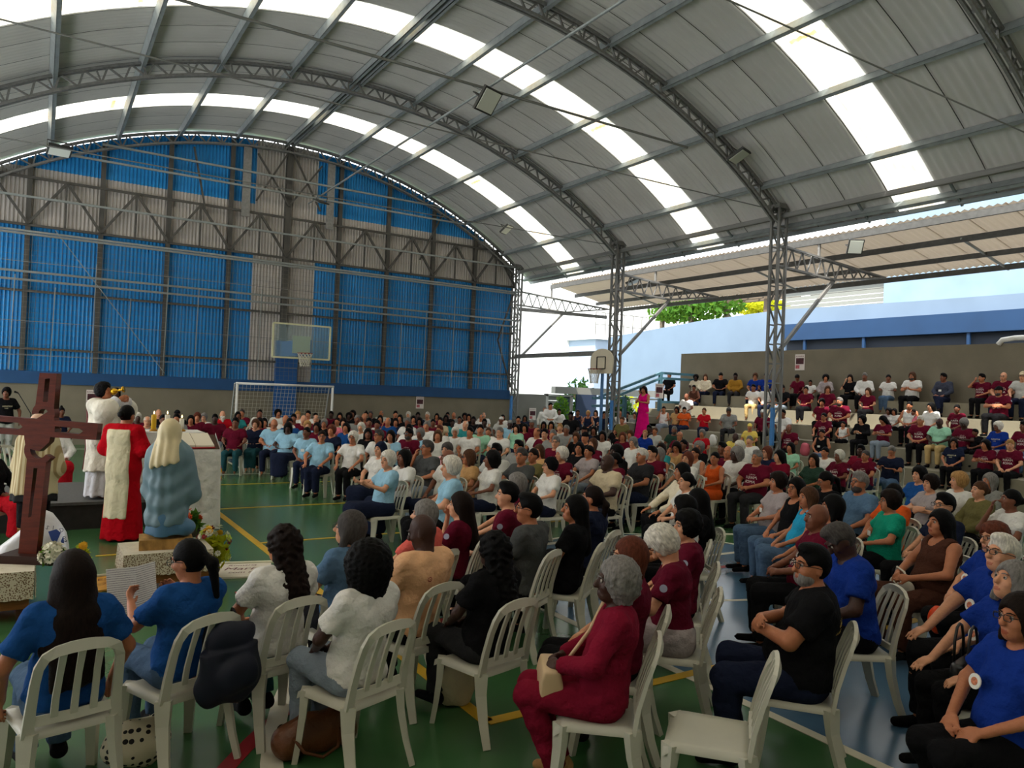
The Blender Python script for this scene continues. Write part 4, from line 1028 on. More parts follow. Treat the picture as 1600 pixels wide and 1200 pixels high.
def look(o):
    h = o['hair']
    hp = 'bald head' if h == 'b' and o['hc'] == '-' else 'balding %s hair' % HN[o['hc']] if h == 'b' else {'k':'cap','v':'veil','H':'skullcap','W':'headwrap'}[h] if h in 'kvHW' else HP[h].format(HN[o['hc']])
    if h in 'kvHW': hp = '%s %s' % (CN.get(o.get('hatc','black'), o.get('hatc','black')), hp)
    tk, tc = o['top'].split(':'); tn = {'t':'t-shirt','l':'long-sleeved top','n':'sleeveless top','u':'tunic'}[tk]
    ex = ', glasses' if 'g' in o['fl'] else ', sunglasses' if 'G' in o['fl'] else ''
    return '%s%s, %s %s' % (hp, ex, CN.get(tc, tc), tn)
PEOPLE = []
def add(x, y, lv, hair, skin, top, bot, pose='lap', fl='', **kw):
    o = dict(x=x, y=y, lv=lv, hair=hair[0], hc=hair[1], skin=skin, top=top, bot=bot, pose=pose, fl=fl); o.update(kw); PEOPLE.append(o)
TABLE = """
350 647 f b- 1 t:red p:black lap Z
370 649 f lK 3 t:teal p:navy lap f
382 644 f sS 2 t:maroon p:jeans lap -
373 659 f s K 3 t:maroon p:dteal lap g
396 662 f gN 1 t:navy p:dteal clasp fgn
407 640 f sK 2 t:white p:black lap -
405 648 f b- 3 t:white p:black lap -
409 659 f oK 2 t:maroon p:black lap f
419 660 f lK 2 t:white p:black lap f
432 645 f aK 2 t:white p:black lap -
443 655 f b- 2 t:white p:navy lap -
428 665 f b- 2 t:lightblue p:navy clasp ghL
450 671 f oK 4 t:lightblue S:navy clasp fhL
479 675 f uK 3 t:lightblue p:navy lap fgb
503 681 f uB 2 t:lightblue p:navy knees fhg
456 661 f sK 3 t:blue p:navy lap -
461 653 f sK 3 t:maroon p:navy lap -
471 655 f b- 1 t:maroon p:navy lap -
477 664 f gD 1 t:lightblue p:navy lap f
470 645 f gD 1 t:white p:navy lap f
481 647 f sK 2 t:white p:navy lap -
494 647 f uK 2 t:black p:navy lap f
499 654 f rG 1 t:maroon p:navy lap g
495 667 f lK 3 t:maroon p:navy lap f
507 661 f gG 2 t:black p:navy lap fg
512 646 f sK 4 t:maroon p:navy lap -
518 672 f gR 2 t:navy p:black lap f
526 658 f uB 2 t:mint p:navy lap f
536 660 f gB 1 t:pink p:navy lap f
531 650 f oK 2 t:black p:navy lap f
545 667 f lK 2 t:blue p:navy lap f
550 655 f sG 3 t:gray p:navy lap -
560 668 f gW 1 t:white p:navy lap f
564 681 f gW 2 t:white p:black lap fg
575 677 f oK 3 t:black p:black lap f
577 660 f sK 3 t:white p:navy lap -
569 651 f b- 2 t:maroon p:navy lap -
562 658 f gN 2 t:white p:navy lap f
541 649 f aK 4 t:black p:navy lap f
549 648 f oN 2 t:black p:navy lap f
559 645 f aK 3 t:black p:navy lap f
568 640 f tK 2 t:black p:navy lap f
579 647 f sS 3 t:black p:navy lap -
588 646 f rG 2 t:lgray p:navy lap -
594 654 f lK 2 t:maroon p:navy lap f
589 663 f sK 3 t:maroon p:navy lap -
591 679 f sS 2 t:white p:black lap g
606 658 f rG 2 t:blue p:navy face -
618 659 f oK 2 t:navy p:navy lap f
618 647 f sK 2 t:black p:navy lap -
625 653 f lK 2 t:black p:navy lap f
637 659 f sG 3 t:white p:navy lap -
638 648 f gW 1 t:gray p:navy lap f
654 649 f sK 4 t:navy p:navy lap -
614 681 f oK 2 t:lightblue p:navy lap f
627 679 f sK 3 t:maroon p:black lap GB
643 672 f sK 1 l:white p:black lap -
594 701 f v- 1 t:white S:navy clasp f
610 716 f gW 1 t:lightblue s:navy read f
627 716 f oK 3 t:white S:navy face f
655 677 f gG 3 t:lightblue p:black lap f
666 665 f sG 2 t:white p:navy lap -
680 679 f oN 2 t:white p:navy lap f
689 671 f sR 2 t:white p:navy lap -
712 675 f gW 2 t:white p:navy lap fg
734 674 f sK 2 t:white p:black lap h
727 663 f rW 1 t:teal p:navy lap -
748 671 f sK 2 t:mint p:navy lap -
763 674 f uN 2 t:white p:navy lap f
781 675 f sG 1 t:white p:navy lap g
757 660 f sK 4 t:gray p:navy lap -
752 652 f rG 2 t:white p:navy lap g
740 656 f sK 4 t:black p:navy lap -
732 651 f oK 2 t:black p:navy lap f
725 650 f aK 3 t:black p:navy lap f
707 660 f uK 4 t:teal p:navy lap f
697 653 f oK 4 t:black p:navy lap f
701 648 f sK 3 t:black p:navy lap -
718 655 f uK 3 t:white p:navy lap f
684 650 f oK 2 t:maroon p:navy lap f
677 660 f uK 3 t:maroon p:navy lap f
667 649 f sW 1 t:gray p:navy lap -
656 658 f oK 3 t:maroon p:navy lap f
646 655 f lK 2 t:black p:navy lap f
688 658 f sB 2 t:beige p:navy lap -
707 644 f b- 2 t:gray p:navy lap -
756 645 f rG 1 t:white p:navy lap -
786 649 f oK 2 t:white p:navy lap f
783 656 f kK 3 t:lgray p:navy lap - white
797 662 f kG 4 t:lightblue p:navy lap - gray
670 698 f sS 2 t:darkgray p:ljeans face g
696 703 f gS 1 t:stripes p:navy lap f
707 711 f b- 3 t:white p:navy lap -
704 729 f gW 1 t:lightblue p:black clasp -
748 712 f oN 2 t:tan p:wine clasp fG
766 714 f aK 3 t:white p:navy lap f
788 706 f sK 3 t:lgray p:ljeans clasp gh
810 655 f sK 2 t:black p:navy lap -
820 653 f oK 3 t:navy p:navy lap f
807 669 f oB 1 t:mint p:navy face f
820 668 f oK 2 t:maroon p:navy lap f
832 661 f kK 3 t:maroon p:navy lap - gray
839 675 f rN 2 t:white p:navy lap -
851 677 f sK 1 t:maroon p:navy lap g
864 679 f sG 2 t:gray p:navy lap -
868 690 f sG 1 t:maroon p:navy lap g
875 668 f sD 1 t:lgray p:navy lap -
885 671 f sG 3 t:gray p:navy lap -
884 661 f b- 2 t:maroon p:navy lap -
849 664 f oK 3 t:navy p:navy lap f
861 664 f oK 2 t:maroon p:navy lap f
892 649 q sK 4 t:black p:navy lap -
903 643 q uK 3 n:navy p:black read f
919 646 q gD 2 n:navy p:black lap f
931 645 q oB 1 n:navy p:black lap f
944 647 q lK 2 t:navy p:black read fg
810 697 f sK 2 t:gray p:navy lap -
819 713 f uB 2 t:olive p:navy lap f
843 705 f lN 1 t:tan p:navy lap f
859 727 f W- 1 t:white p:navy clasp fg
867 711 f gW 1 t:maroon p:navy lap f
804 710 f sS 2 t:darkgray p:navy lap -
907 701 f lK 2 t:black p:jeans lap fb
927 706 f uK 2 t:floral p:ljeans lap f
926 693 f oN 1 t:maroon p:navy lap f
914 683 f kK 2 t:black p:navy lap - black
900 683 f gN 2 t:black p:navy face f
913 672 f kK 3 t:navy p:navy lap - black
928 672 f oK 3 t:black p:navy lap f
943 680 f lK 3 t:white p:navy lap f
957 704 f aK 4 t:black p:navy lap -
971 682 f oR 2 t:maroon p:navy lap f
985 679 f gN 2 t:gray p:navy lap f
989 691 f gG 1 t:white p:navy lap fg
949 721 f b- 4 t:beige p:black clasp h
971 715 f uK 3 t:maroon p:navy lap f
996 711 f sW 2 t:charcoal p:navy lap -
1011 708 f sK 1 t:maroon p:black clasp h
1030 709 f oG 2 n:black p:navy lap f
1034 700 f lB 2 t:teal p:navy lap f
1056 702 f lB 2 n:tan p:navy face fL
1008 677 f uD 1 t:royal p:navy lap fg
1027 673 f uN 2 t:lgray p:navy lap f
1048 671 f sG 3 t:dgreen p:navy lap B
1062 680 f b- 2 t:maroon p:navy lap g
1016 670 f sK 4 t:black p:navy lap -
968 646 q b- 2 t:white p:black lap g
972 656 q uN 2 t:olive p:black lap f
981 647 q oK 3 t:black p:black lap f
992 648 q gS 2 t:gray p:black lap f
963 669 f oK 3 t:black p:navy lap f
1037 636 t2 uK 2 n:white p:ljeans face f
1057 641 t2 lK 3 t:tan p:navy lap f
1069 640 t2 sK 2 t:orange p:navy cross f
1072 624 t3 b- 3 t:white p:black lap -
1100 640 t2 uN 2 t:red p:navy phone f
1142 643 t2 sS 3 t:gray p:charcoal knees L
1084 602 t4 uK 3 n:brown p:navy lap fh
1087 585 t5 aK 4 t:cream p:navy lap f
1102 587 t5 lN 1 l:cream p:navy lap f
1126 585 t5 sK 2 t:black p:navy clasp L
1149 587 t5 sK 4 l:mustard p:charcoal lap -
1180 585 t5 gN 2 t:royal p:navy lap g
1177 607 t4 sK 3 t:white p:khaki phone -
1197 585 t5 sK 3 t:royal p:navy lap -
1197 609 t4 kK 2 t:white p:navy lap - white
1045 601 t5 sK 2 t:black p:black lap -
1097 677 f gG 2 t:red p:navy lap f
1149 682 f b- 4 t:yellow p:navy lap -
1121 697 f sK 3 t:black p:navy lap -
1075 696 f uK 3 t:navy p:navy lap f
1092 698 f aG 2 t:black p:navy lap f
1171 676 t1 kK 2 t:yellow p:black lap f yellow
1171 688 f sG 1 t:white p:navy lap -
1187 657 t2 lK 3 t:black p:black lap fc
1192 642 t2 kK 3 t:maroon p:black lap - white
1154 698 f gW 2 t:white p:navy lap -
1249 587 t5 uK 3 t:maroon p:black knees fL
1266 595 t5 sK 3 t:white p:black lap c
1290 589 t5 aK 2 l:floral p:black lap f
1328 587 t5 lB 1 t:black p:black face f
1351 587 t5 sG 3 l:white p:black lap -
1388 587 t5 uK 3 t:white p:jeans phone f
1259 612 t4 uK 2 t:maroon p:black clasp fg
1293 606 t4 lN 2 t:maroon p:black lap f
1222 606 t4 sK 3 t:black p:ljeans lap -
1356 608 t4 lN 1 t:maroon p:black clasp f
1312 624 t3 sG 2 t:maroon p:black lap hB
1284 631 t3 gK 2 t:maroon p:black lap f
1287 648 t2 uK 2 t:maroon p:black lap fg
1317 660 t2 uK 2 n:white p:black lap fc
1346 654 t2 aK 1 l:black p:black phone fb
1379 663 t2 lK 2 t:maroon p:ljeans phone fL
1388 637 t3 aK 3 t:floral p:black lap fc
1397 638 t3 oK 2 t:white p:black lap fc
1232 671 t1 b- 3 t:maroon p:black face -
1284 671 t1 uK 2 n:black p:jeans lap fb
1223 649 t2 sK 3 t:white p:black lap -
1198 706 f oR 1 t:navy p:black cross fg
1221 713 f lK 1 t:wine p:black lap f
1235 699 f oK 2 t:mint p:black lap f
1267 717 f lB 2 t:dgreen p:black clasp f
1289 706 f uK 2 t:white p:black lap f
1311 712 f gW 3 t:maroon p:black lap f
1352 711 f uS 2 t:maroon p:navy lap fh
1345 703 f sK 4 t:wine p:black lap -
1393 708 f sG 2 t:navy p:jeans phone gnL
1425 586 t5 lN 2 t:white p:black phone gB
1474 586 t5 sK 3 l:slate p:navy lap bx
1534 586 t5 sK 2 t:maroon p:black phoneface f
1568 583 t5 b- 1 t:maroon p:navy lap gh
1598 585 t5 kG 1 t:lgray p:navy lap g beige
1560 620 t4 kK 2 t:maroon p:black cross Bh black
1421 630 t3 uK 2 n:white p:black lap f
1427 642 t3 uK 3 n:pink s:pink lap fc
1454 638 t3 lK 1 t:white p:black lap fg
1495 637 t3 uK 3 t:maroon p:black lap f
1524 656 t2 sK 3 t:black p:black lap c
1438 657 t2 sW 2 t:maroon p:black clasp -
1468 659 t2 b- 4 t:mint p:khaki clasp G
1506 665 t2 gG 4 t:maroon p:navy phone L
1559 667 t2 gW 3 t:royal p:floral lap fgn
1600 668 t2 sK 3 t:maroon p:jeans lap -
1489 719 t1 lB 2 t:navy p:black lap fgn
1538 730 t1 lK 2 t:maroon p:black phone f
1577 731 t1 sD 1 t:maroon p:black lap -
1468 757 f gB 1 t:floral p:black cross f
1517 760 f uN 1 l:olive p:black lap f
1496 752 f gD 1 t:white p:black lap f
1546 751 f oG 2 l:gray p:black lap f
1579 779 f uK 3 t:white p:black face f
1465 783 f sK 1 t:navy p:black clasp gBb
1398 781 f gB 2 t:green p:black clasp fgbh
1215 752 f gB 2 t:floral p:jeans clasp fbh
1243 761 f lK 2 n:black p:jeans lap fg
1262 776 f oN 2 n:turq p:jeans lap fh
1293 757 f pK 2 t:black p:black lap fgL
1359 758 f sG 2 t:bluegray p:black lap gB
1375 766 f uK 2 t:orange p:black clasp fg
1300 791 f oK 2 t:maroon p:black lap f
1276 806 f b- 3 t:maroon p:black clasp h
1436 741 f gK 1 t:blue p:black lap f
215 652 f gW 4 t:maroon p:black lap f
231 657 f b W 1 t:gray p:black lap g
248 645 f b- 1 t:black p:black lap -
256 655 f sK 3 t:navy p:black lap g
277 647 f kK 3 t:black p:black lap - black
281 653 f sK 2 t:gray p:black lap -
296 656 f lK 2 t:maroon p:black cross f
309 651 f gR 2 t:maroon p:black lap f
318 652 f gG 1 t:white p:black lap fg
332 654 f sK 4 t:maroon p:ljeans lap h
672 794 f oG 1 t:coral p:black lap f
725 787 f lB 1 t:maroon p:black face f
779 777 f sK 1 t:maroon p:black lap -
806 755 f oG 1 t:maroon p:black lap f
1065 736 f oK 2 l:cream p:black lap f
1072 751 f uK 1 t:white p:black lap f
1074 716 f oR 1 t:white p:black lap f
1092 709 f uB 2 n:lgray p:black lap f
1117 715 f uK 2 n:orange S:orange clasp fb
1137 707 f b- 2 t:maroon p:black lap -
1152 708 f aG 4 t:white p:black lap -
1174 711 f sG 2 t:maroon p:charcoal clasp h
1087 783 f lK 2 t:black p:black lap f
1070 791 f gK 2 t:white p:black lap f
"""
SUF = {'white','gray','black','beige','yellow'}
for ln in TABLE.strip().splitlines():
    p = ln.replace('s K','sK').replace('b W','bW').split()
    hat = p[9] if len(p) > 9 else None
    kw = dict(hatc=hat) if hat else {}
    if p[3] == 'v-': kw['hatc'] = 'navy'
    if p[3] == 'W-': kw['hatc'] = 'black'
    add(float(p[0]), float(p[1]), p[2], p[3], int(p[4]), p[5], p[6], p[7], '' if p[8] == '-' else p[8], **kw)
# seats in the foreground: heads, headings and poses taken one by one
def near(x, y, hair, skin, top, bot, pose, fl, lab, yaw=None, **kw): add(x, y, 'f', hair, skin, top, bot, pose, fl, lab=lab, yaw=yaw, near=True, **kw)
near(112, 893, 'LB', 2, 't:blue', 'p:jeans', 'side', 'f', 'woman with very long dark brown hair in blue t-shirt, seen from behind at bottom left', 12, hy=.1)
near(300, 868, 'pK', 2, 't:blue', 'p:jeans', 'read', 'fg', 'woman with black ponytail and glasses in blue t-shirt reading a leaflet', 22, hy=.45, hp=.25)
near(437, 850, 'cB', 2, 't:white', 'p:dteal', 'lap', 'f', 'woman with long curly dark hair in white shirt, seen from behind', 15, hy=.3)
near(553, 827, 'oS', 1, 't:bluegray', 'p:black', 'lap', 'fg', 'woman with tied grey hair in blue-grey shirt, second row of the foreground', 18, hy=.55)
near(571, 878, 'AK', 4, 't:white', 'p:ljeans', 'lap', 'f', 'person with large black afro in white t-shirt and pale jeans, seen from behind', 20)
near(664, 842, 'b-', 4, 't:peach', 'p:black', 'lap', 'L', 'bald person in peach t-shirt bending the head, seen from behind', 16, hy=.5, hp=.35)
near(758, 848, 'cK', 4, 't:black', 'p:charcoal', 'lap', 'f', 'person with long black braids in black top, seen from behind', 14, hy=.1)
near(826, 792, 'sK', 2, 't:darkgray', 'p:black', 'lap', 'g', 'young man with black faded hair and glasses in dark grey t-shirt', 30, hy=.45)
near(897, 793, 'lK', 2, 't:black', 'p:black', 'lap', 'f', 'woman with long black hair in black top, in profile', 38, hy=.5)
near(925, 776, 'pB', 2, 't:navy', 'p:black', 'lap', 'f', 'woman with dark ponytail in navy top behind the beige polo shirt man', 28, hy=.2)
near(960, 905, 'aG', 4, 'l:wine', 'p:wine', 'clasp', 'f', 'grey-haired woman in wine red tracksuit holding a cream bag', 48, hy=.2, foot=.05, shoes='tan')
near(985, 864, 'oR', 1, 't:maroon', 'p:black', 'lap', 'fgq', 'woman with reddish brown bob and glasses in maroon t-shirt', 45, hy=.3)
near(1035, 861, 'gW', 1, 't:maroon', 's:floral', 'knees', 'fqL', 'woman with wavy white hair bowing her head in maroon t-shirt', 44, hy=.1, hp=.6, lean=.12)
near(1073, 820, 'gK', 1, 't:maroon', 'p:black', 'lap', 'fq', 'woman with short curly dark hair in maroon t-shirt', 46, hy=.35)
near(1268, 880, 'sK', 2, 't:black', 'p:navy', 'cross', 'gBh', 'bearded man with glasses and folded arms in black t-shirt', 38, hy=.5, bc='G', belly=.10, w=1.32)
near(1313, 850, 'sS', 4, 't:royal', 'p:black', 'clasp', 'L', 'grey-haired man bowing his head in royal blue t-shirt', 56, hp=.5, lean=.15)
near(1481, 822, 'lK', 2, 'n:brown', 'p:brown', 'clasp', 'fh', 'woman with long black hair in brown sleeveless top and brown trousers', 62, hy=.1)
near(1538, 832, 'gR', 1, 't:royal', 'p:black', 'clasp', 'fg', 'woman with short reddish hair and glasses in royal blue t-shirt', 62, hy=.1)
near(1566, 862, 'sW', 1, 't:royal', 'p:black', 'knees', 'g', 'white-haired man with glasses in royal blue t-shirt', 64, hy=.1)
near(1580, 905, 'oG', 1, 't:royal', 'p:black', 'knees', 'f', 'grey-haired woman in royal blue t-shirt looking up', 64, hy=.05, hp=-.25)
near(1593, 962, 'oB', 2, 't:royal', 'p:black', 'lap', 'fg', 'dark-haired woman with glasses in royal blue t-shirt, nearest at right edge', 66, hy=.05)
# ------------------------------------------------------------------ build everybody
TIERX = {'t1':(18.33,TZ[1]), 't2':(19.13,TZ[2]), 't3':(19.93,TZ[3]), 't4':(20.73,TZ[4]), 't5':(21.55,TZ[5]), 'q':(17.0,.25)}
ZONES = {'t1':'lowest step of the stands','t2':'second step of the stands','t3':'third step of the stands','t4':'fourth step of the stands','t5':'top step against the wall','q':'raised edge by the gateway'}
rnd = random.Random(3)
placed = []
for o in PEOPLE:
    fl = o['fl']; fem = 'f' in fl; child = 'c' in fl
    sc = .68 if child else (rnd.uniform(.865, .915) if fem else rnd.uniform(.925, .975))
    o['sc'] = sc
    if o['lv'] == 'f':
        P = on_z(o['x'], o['y'], .418+.785*sc-(.05 if 'L' in fl else 0))
    elif o['lv'] == 'q':
        P = on_z(o['x'], o['y'], .3+.418+.785*sc); k = min(1, 23.0/P.y); P = Vector((P.x*k, P.y*k, 0))
    else:
        X, z = TIERX[o['lv']]; P = on_x(o['x'], o['y'], X)
    o['P'] = P; o['zc'] = P.x*CF.x+P.y*CF.y
    if o['lv'] == 'f' and 4.6 < P.x < 9.0 and P.y > 23.5: k = 23.5/P.y; P = Vector((P.x*k, P.y*k, 0)); o['P'] = P; o['zc'] *= k
    if o['lv'] == 'f' and P.y > 25.0 or o['lv'] == 'f' and P.x > 16.9:
        k = min(25.0/P.y, 16.9/P.x); P = Vector((P.x*k, P.y*k, 0)); o['P'] = P; o['zc'] *= k
# push overlapping floor seats apart along their view rays
FL = [o for o in PEOPLE if o['lv'] == 'f']
for it in range(60):
    mv = 0
    for i, a in enumerate(FL):
        for b in FL[i+1:]:
            dx = b['P'].x-a['P'].x; dy = b['P'].y-a['P'].y; d = math.hypot(dx, dy); need = .6
            if d < need:
                f, nr = (a, b) if a['zc'] > b['zc'] else (b, a); st = (need-d)*.5
                for q, s in ((f, 1), (nr, -1)):
                    if q.get('near') and (d > .5 or not (a.get('near') and b.get('near'))): continue
                    l = math.hypot(q['P'].x, q['P'].y); u = Vector((q['P'].x/l, q['P'].y/l, 0))
                    side = Vector((dx, dy, 0)); side = side/(side.length+1e-6)*(1 if q is b else -1)
                    nP = q['P']+u*st*s*.8+side*st*.3
                    if nP.y < (25.1 if not 4.6 < nP.x < 9 else 23.6) and nP.x < 16.95: q['P'] = nP
                    else: q['P'] = q['P']+side*st*.5
                mv = 1
    if not mv: break
def zone(o):
    if o['lv'] != 'f': return ZONES[o['lv']]
    x, zc = o['x'], o['zc']
    if x < 340: return 'row behind the altar'
    if zc < 7.5: return 'near rows'
    if x < 545: return 'rows in front of the goal'
    if x < 660: return 'rows right of the goal'
    if x < 800: return 'rows below the poster'
    if x < 940: return 'rows before the gateway'
    if x < 1105: return 'rows before the stair railing'
    return 'rows before the stands'
cnt = {}
for o in PEOPLE:
    if 'lab' not in o: cnt.setdefault((look(o), zone(o)), []).append(o)
for (lk, zn), L in cnt.items():
    L.sort(key=lambda o: o['x'])
    for i, o in enumerate(L):
        kid = 'child' if 'c' in o['fl'] else 'person'
        o['lab'] = '%s, %s, %s' % (kid, lk, zn)+('' if len(L) == 1 else ', %s from left' % ORD[i] if i < len(L)-1 or len(L) > 2 else ', rightmost')
def short(l):
    for a, b in ((', glasses', ''), (', sunglasses', ''), (' seen from behind', ''), ('long-sleeved', 'sleeved'), ('full ', ''), (' and pale jeans', ''), (' at bottom left', ''), ('rows before the ', 'rows by the '), ('very ', ''), ('sleeveless top', 'vest'), (', second row of the foreground', ''), (' with glasses', ''), (' and glasses', ''), ('dark ', '')):
        if len(l.replace(',', ' ').split()) > 15: l = l.replace(a, b)
    return l.rstrip(', ')
NP = 0
for o in PEOPLE:
    fl = o['fl']; fem = 'f' in fl; zc = o['zc']; P = o['P']
    lod = 0 if (o.get('near') or zc < 6.0) else (1 if zc < 15.5 else 2)
    if lod == 2 and o['lv'] in ('t1','t2','t3','t4','t5') and zc < 22: lod = 1
    h = zlib_hash = (int(o['x'])*31+int(o['y'])*17)
    hy = o.get('hy', [-.3, 0., .3, .0][h % 4] if lod < 2 else [0., .25][h % 2]); hp = o.get('hp', .4 if 'L' in fl else [0., .0, -.08][h % 3] if lod < 1 else 0.)
    w = o.get('w', 1.24 if 'h' in fl else [1.0, 1.1][h % 2]); belly = o.get('belly', .07 if 'h' in fl else .02)
    lean = o.get('lean', .22 if ('L' in fl and o['pose'] == 'knees') else -.1 if o['lv'] == 'f' else .02)
    if lod > 0: legs = 'x' if 'x' in fl else 'n'
    else: legs = o.get('legs', 'x' if 'x' in fl else ['n','b','n'][h % 3] if not 'h' in fl else 'o')
    pose = o['pose']
    if pose == 'lap' and lod < 2 and not o.get('near'): pose = ['lap','clasp','lap','knees'][(h//3) % 4]
    kw = dict(pose=pose, w=w, fem=fem, lean=lean, hy=hy, hp=hp, sit=.44, legs=legs, belly=belly, lod=lod, foot=o.get('foot', 0.))
    B, key = get_body(**kw); sc = o['sc']
    if o['lv'] == 'f': base = .418-.44*sc
    elif o['lv'] == 'q': base = .3+.418-.44*sc
    else: base = TIERX[o['lv']][1]-.44*sc
    d = AP-P; yaw = math.atan2(-d.x, d.y)+rnd.uniform(-.14, .14)
    if o.get('yaw') is not None: yaw = math.radians(o['yaw'])
    hd = Vector(B.head)*sc; c, s = math.cos(yaw), math.sin(yaw)
    loc = Vector((P.x-(hd.x*c-hd.y*s), P.y-(hd.x*s+hd.y*c), base))
    if o['lv'][0] == 't': loc.x = TIERX[o['lv']][0]+.02
    if o['lv'] == 'q': tag(MB().box((loc.x-.22,loc.y-.22,0), (loc.x+.22,loc.y+.22,base+.44*sc-.0)).build('seat_block', stand_m, stands) if 0 else chair((loc.x,loc.y,.3), yaw, 'white plastic chair under the '+short(look(o)+', by gateway'), False), kind=None)
    root = empty('person', loc, yaw); root.scale = (sc, sc, sc)
    tag(root, short(o['lab']), 'person', 'seated audience'); assemble(root, B, key, o); NP += 1
    o['root'] = root; o['loc'] = loc; o['yawr'] = yaw; o['bkey'] = key
    if o['lv'] == 'f':
        if zc < 11.5: cl_ = 'white chair under '+(o['lab'] if o.get('near') else o['lab'].replace('person, ', '')); cl_ = short(cl_)
        else: cl_ = 'white plastic chair mostly hidden in the far seated crowd'
        o['chair'] = chair((loc.x, loc.y, 0), yaw, cl_, zc < 11.5, 'white plastic chairs of the audience' if zc < 11.5 else 'chairs hidden in the far crowd')
qs = [o['loc'] for o in PEOPLE if o['lv'] == 'q']
tag(MB().box((min(p.x for p in qs)-.5, min(p.y for p in qs)-.5, 0), (max(p.x for p in qs)+.5, max(p.y for p in qs)+.5, .3)).build('low_step', stand_m), kind='structure')
print('people', NP)
# =================================================================== CELEBRANTS, STATUES AND THINGS ROUND THE ALTAR
def rz_to(d): return math.atan2(-d[0], d[1])
FACE_R = math.atan2(-CR.x, CR.y)                     # heading of someone in profile facing image right
FACE_AWAY = rz_to((CF.x, CF.y))
def robe_prims(B, g=.02, zb=.03, r0=.17, r1=.25, sleeve=True, wide=.02):
    L = B.torso(g, .06)
    if sleeve:
        for sd in (1, -1):
            sh, el, wr = B.sh[sd], B.el[sd], B.wr[sd]; L += [Cap(sh, el, .062+g, .058+g+wide, .04), Cap(el, el+(wr-el)*.9, .055+g+wide, .05+g+wide*1.4, .03, flat=True)]
    L += [Cap(B.waist, (0,-.01,zb), r0, r1, .08, flat=True, fl=((0,1,0),1.2))]
    L.append(Ell(B.U((0,.012,.562)), (.07,.075,.062), None, .012, 's'))
    return L
def fold_disp(a, n, z0=0):
    return lambda X, Y, Z: a*np.sin(n*np.arctan2(X, Y+.001)+2.2*Z)*np.clip((1.15-Z)*1.2, .1, 1)
def garm(name, prims, base, m, root, disp=None):
    V, Q = surf(prims, base, disp=disp); return obj(name, mesh(name, V, Q, [m], True), root)
def standing(loc, yaw, lab, o, group=None, lod=1, sc=1., **kw):
    B, key = get_body(sit=None, lod=lod, **kw); r = empty('person', loc, yaw); r.scale = (sc, sc, sc); tag(r, lab, 'person', group); assemble(r, B, key, o); return r, B, key
def O(hair, skin, top, bot, fl='', **kw): d = dict(hair=hair[0], hc=hair[1], skin=skin, top=top, bot=bot, fl=fl); d.update(kw); return d
# ---- platform
plat_m = mat('carpet_grey', rgb(84, 84, 82), .95, 0, .15, 30, .3, 120); plat_s = mat('carpet_dark', rgb(44, 43, 41), .9, 0, .2, 8)
pl = tag(empty('platform', (.85,12.7,0)), 'low grey carpeted platform under the altar', 'platform')
MB().box((-1.6,-1.12,.33), (1.47,1.1,.37)).build('deck', plat_m, pl); MB().box((-1.58,-1.1,0), (1.45,1.08,.33)).build('skirt', plat_s, pl)
# ---- altar table with a white cloth
clothw = cloth('altar_white', rgb(222, 220, 216))
at = tag(empty('altar', (1.52,12.35,.37)), 'altar table draped in white cloth on the platform', 'altar')
mb = MB(); W2, D2, Hh = .62, .34, .92; n = 56; V = []; Fc = []
ring = []
for i in range(n):
    t = 2*PI*i/n; c, s_ = math.cos(t), math.sin(t); q = max(abs(c), abs(s_)); ring.append((c/q*W2, s_/q*D2))
for lv, z in enumerate((Hh, Hh-.02, .55, .25, .02)):
    for i, (x, y) in enumerate(ring):
        k = 1+(.0 if lv < 2 else .04+.03*math.sin(i*1.7+lv*.3)*lv*.5); V.append((x*k, y*k, z))
for lv in range(4):
    for i in range(n): Fc.append((lv*n+i, (lv+1)*n+i, (lv+1)*n+(i+1) % n, lv*n+(i+1) % n))
Fc.append(tuple(range(n)))
obj('altar_cloth', mesh('altar_cloth', V, Fc, [clothw], False), at); MB().box((-.56,-.28,0), (.56,.28,.9)).build('table_body', mat('wood_dark', rgb(70,44,28), .6), at)
wax_w = mat('wax_white', rgb(232,228,214), .5); wax_y = mat('wax_yellow', rgb(222,176,34), .5); brass = mat('brass', rgb(178,132,52), .35, .8); gold = mat('gold_polished', rgb(222,172,48), .25, .9)
flame = bpy.data.materials.new('flame'); flame.use_nodes = True; fb = flame.node_tree.nodes['Principled BSDF']; fb.inputs['Emission Color'].default_value = (1,.72,.25,1); fb.inputs['Emission Strength'].default_value = 4
def candle(x, y0, y1, zc, w, m, lab, dish=False, base=None):
    top = at_depth(x, y0, zc); bot = at_depth(x, y1, zc); h = top.z-bot.z
    t = tag(empty('candle', bot), lab, 'candle'); MB().lathe([(w,0),(w,h*.97),(w*.8,h)], 16).build('wax', m, t, True)
    MB().tube([(0,0,h),(0,0,h+.015)], .003, 5).build('wick', mat('wick', rgb(30,26,22)), t); MB().lathe([(.002,0),(.010,.018),(.006,.036),(.001,.052)], 8, (0,0,h+.008)).build('flame', flame, t, True)
    return bot
za = 1.52*CF.x+12.35*CF.y
b1 = candle(239.5, 648, 677, za-.1, .036, wax_y, 'thick yellow candle burning on a brass dish on the altar')
b2 = candle(261, 648, 668, za, .037, wax_w, 'white candle burning on a brass stand behind the statue')
b3 = candle(283.5, 654, 672, za+.1, .034, wax_w, 'white candle burning just behind the veil of the statue')
zt = .37+.92
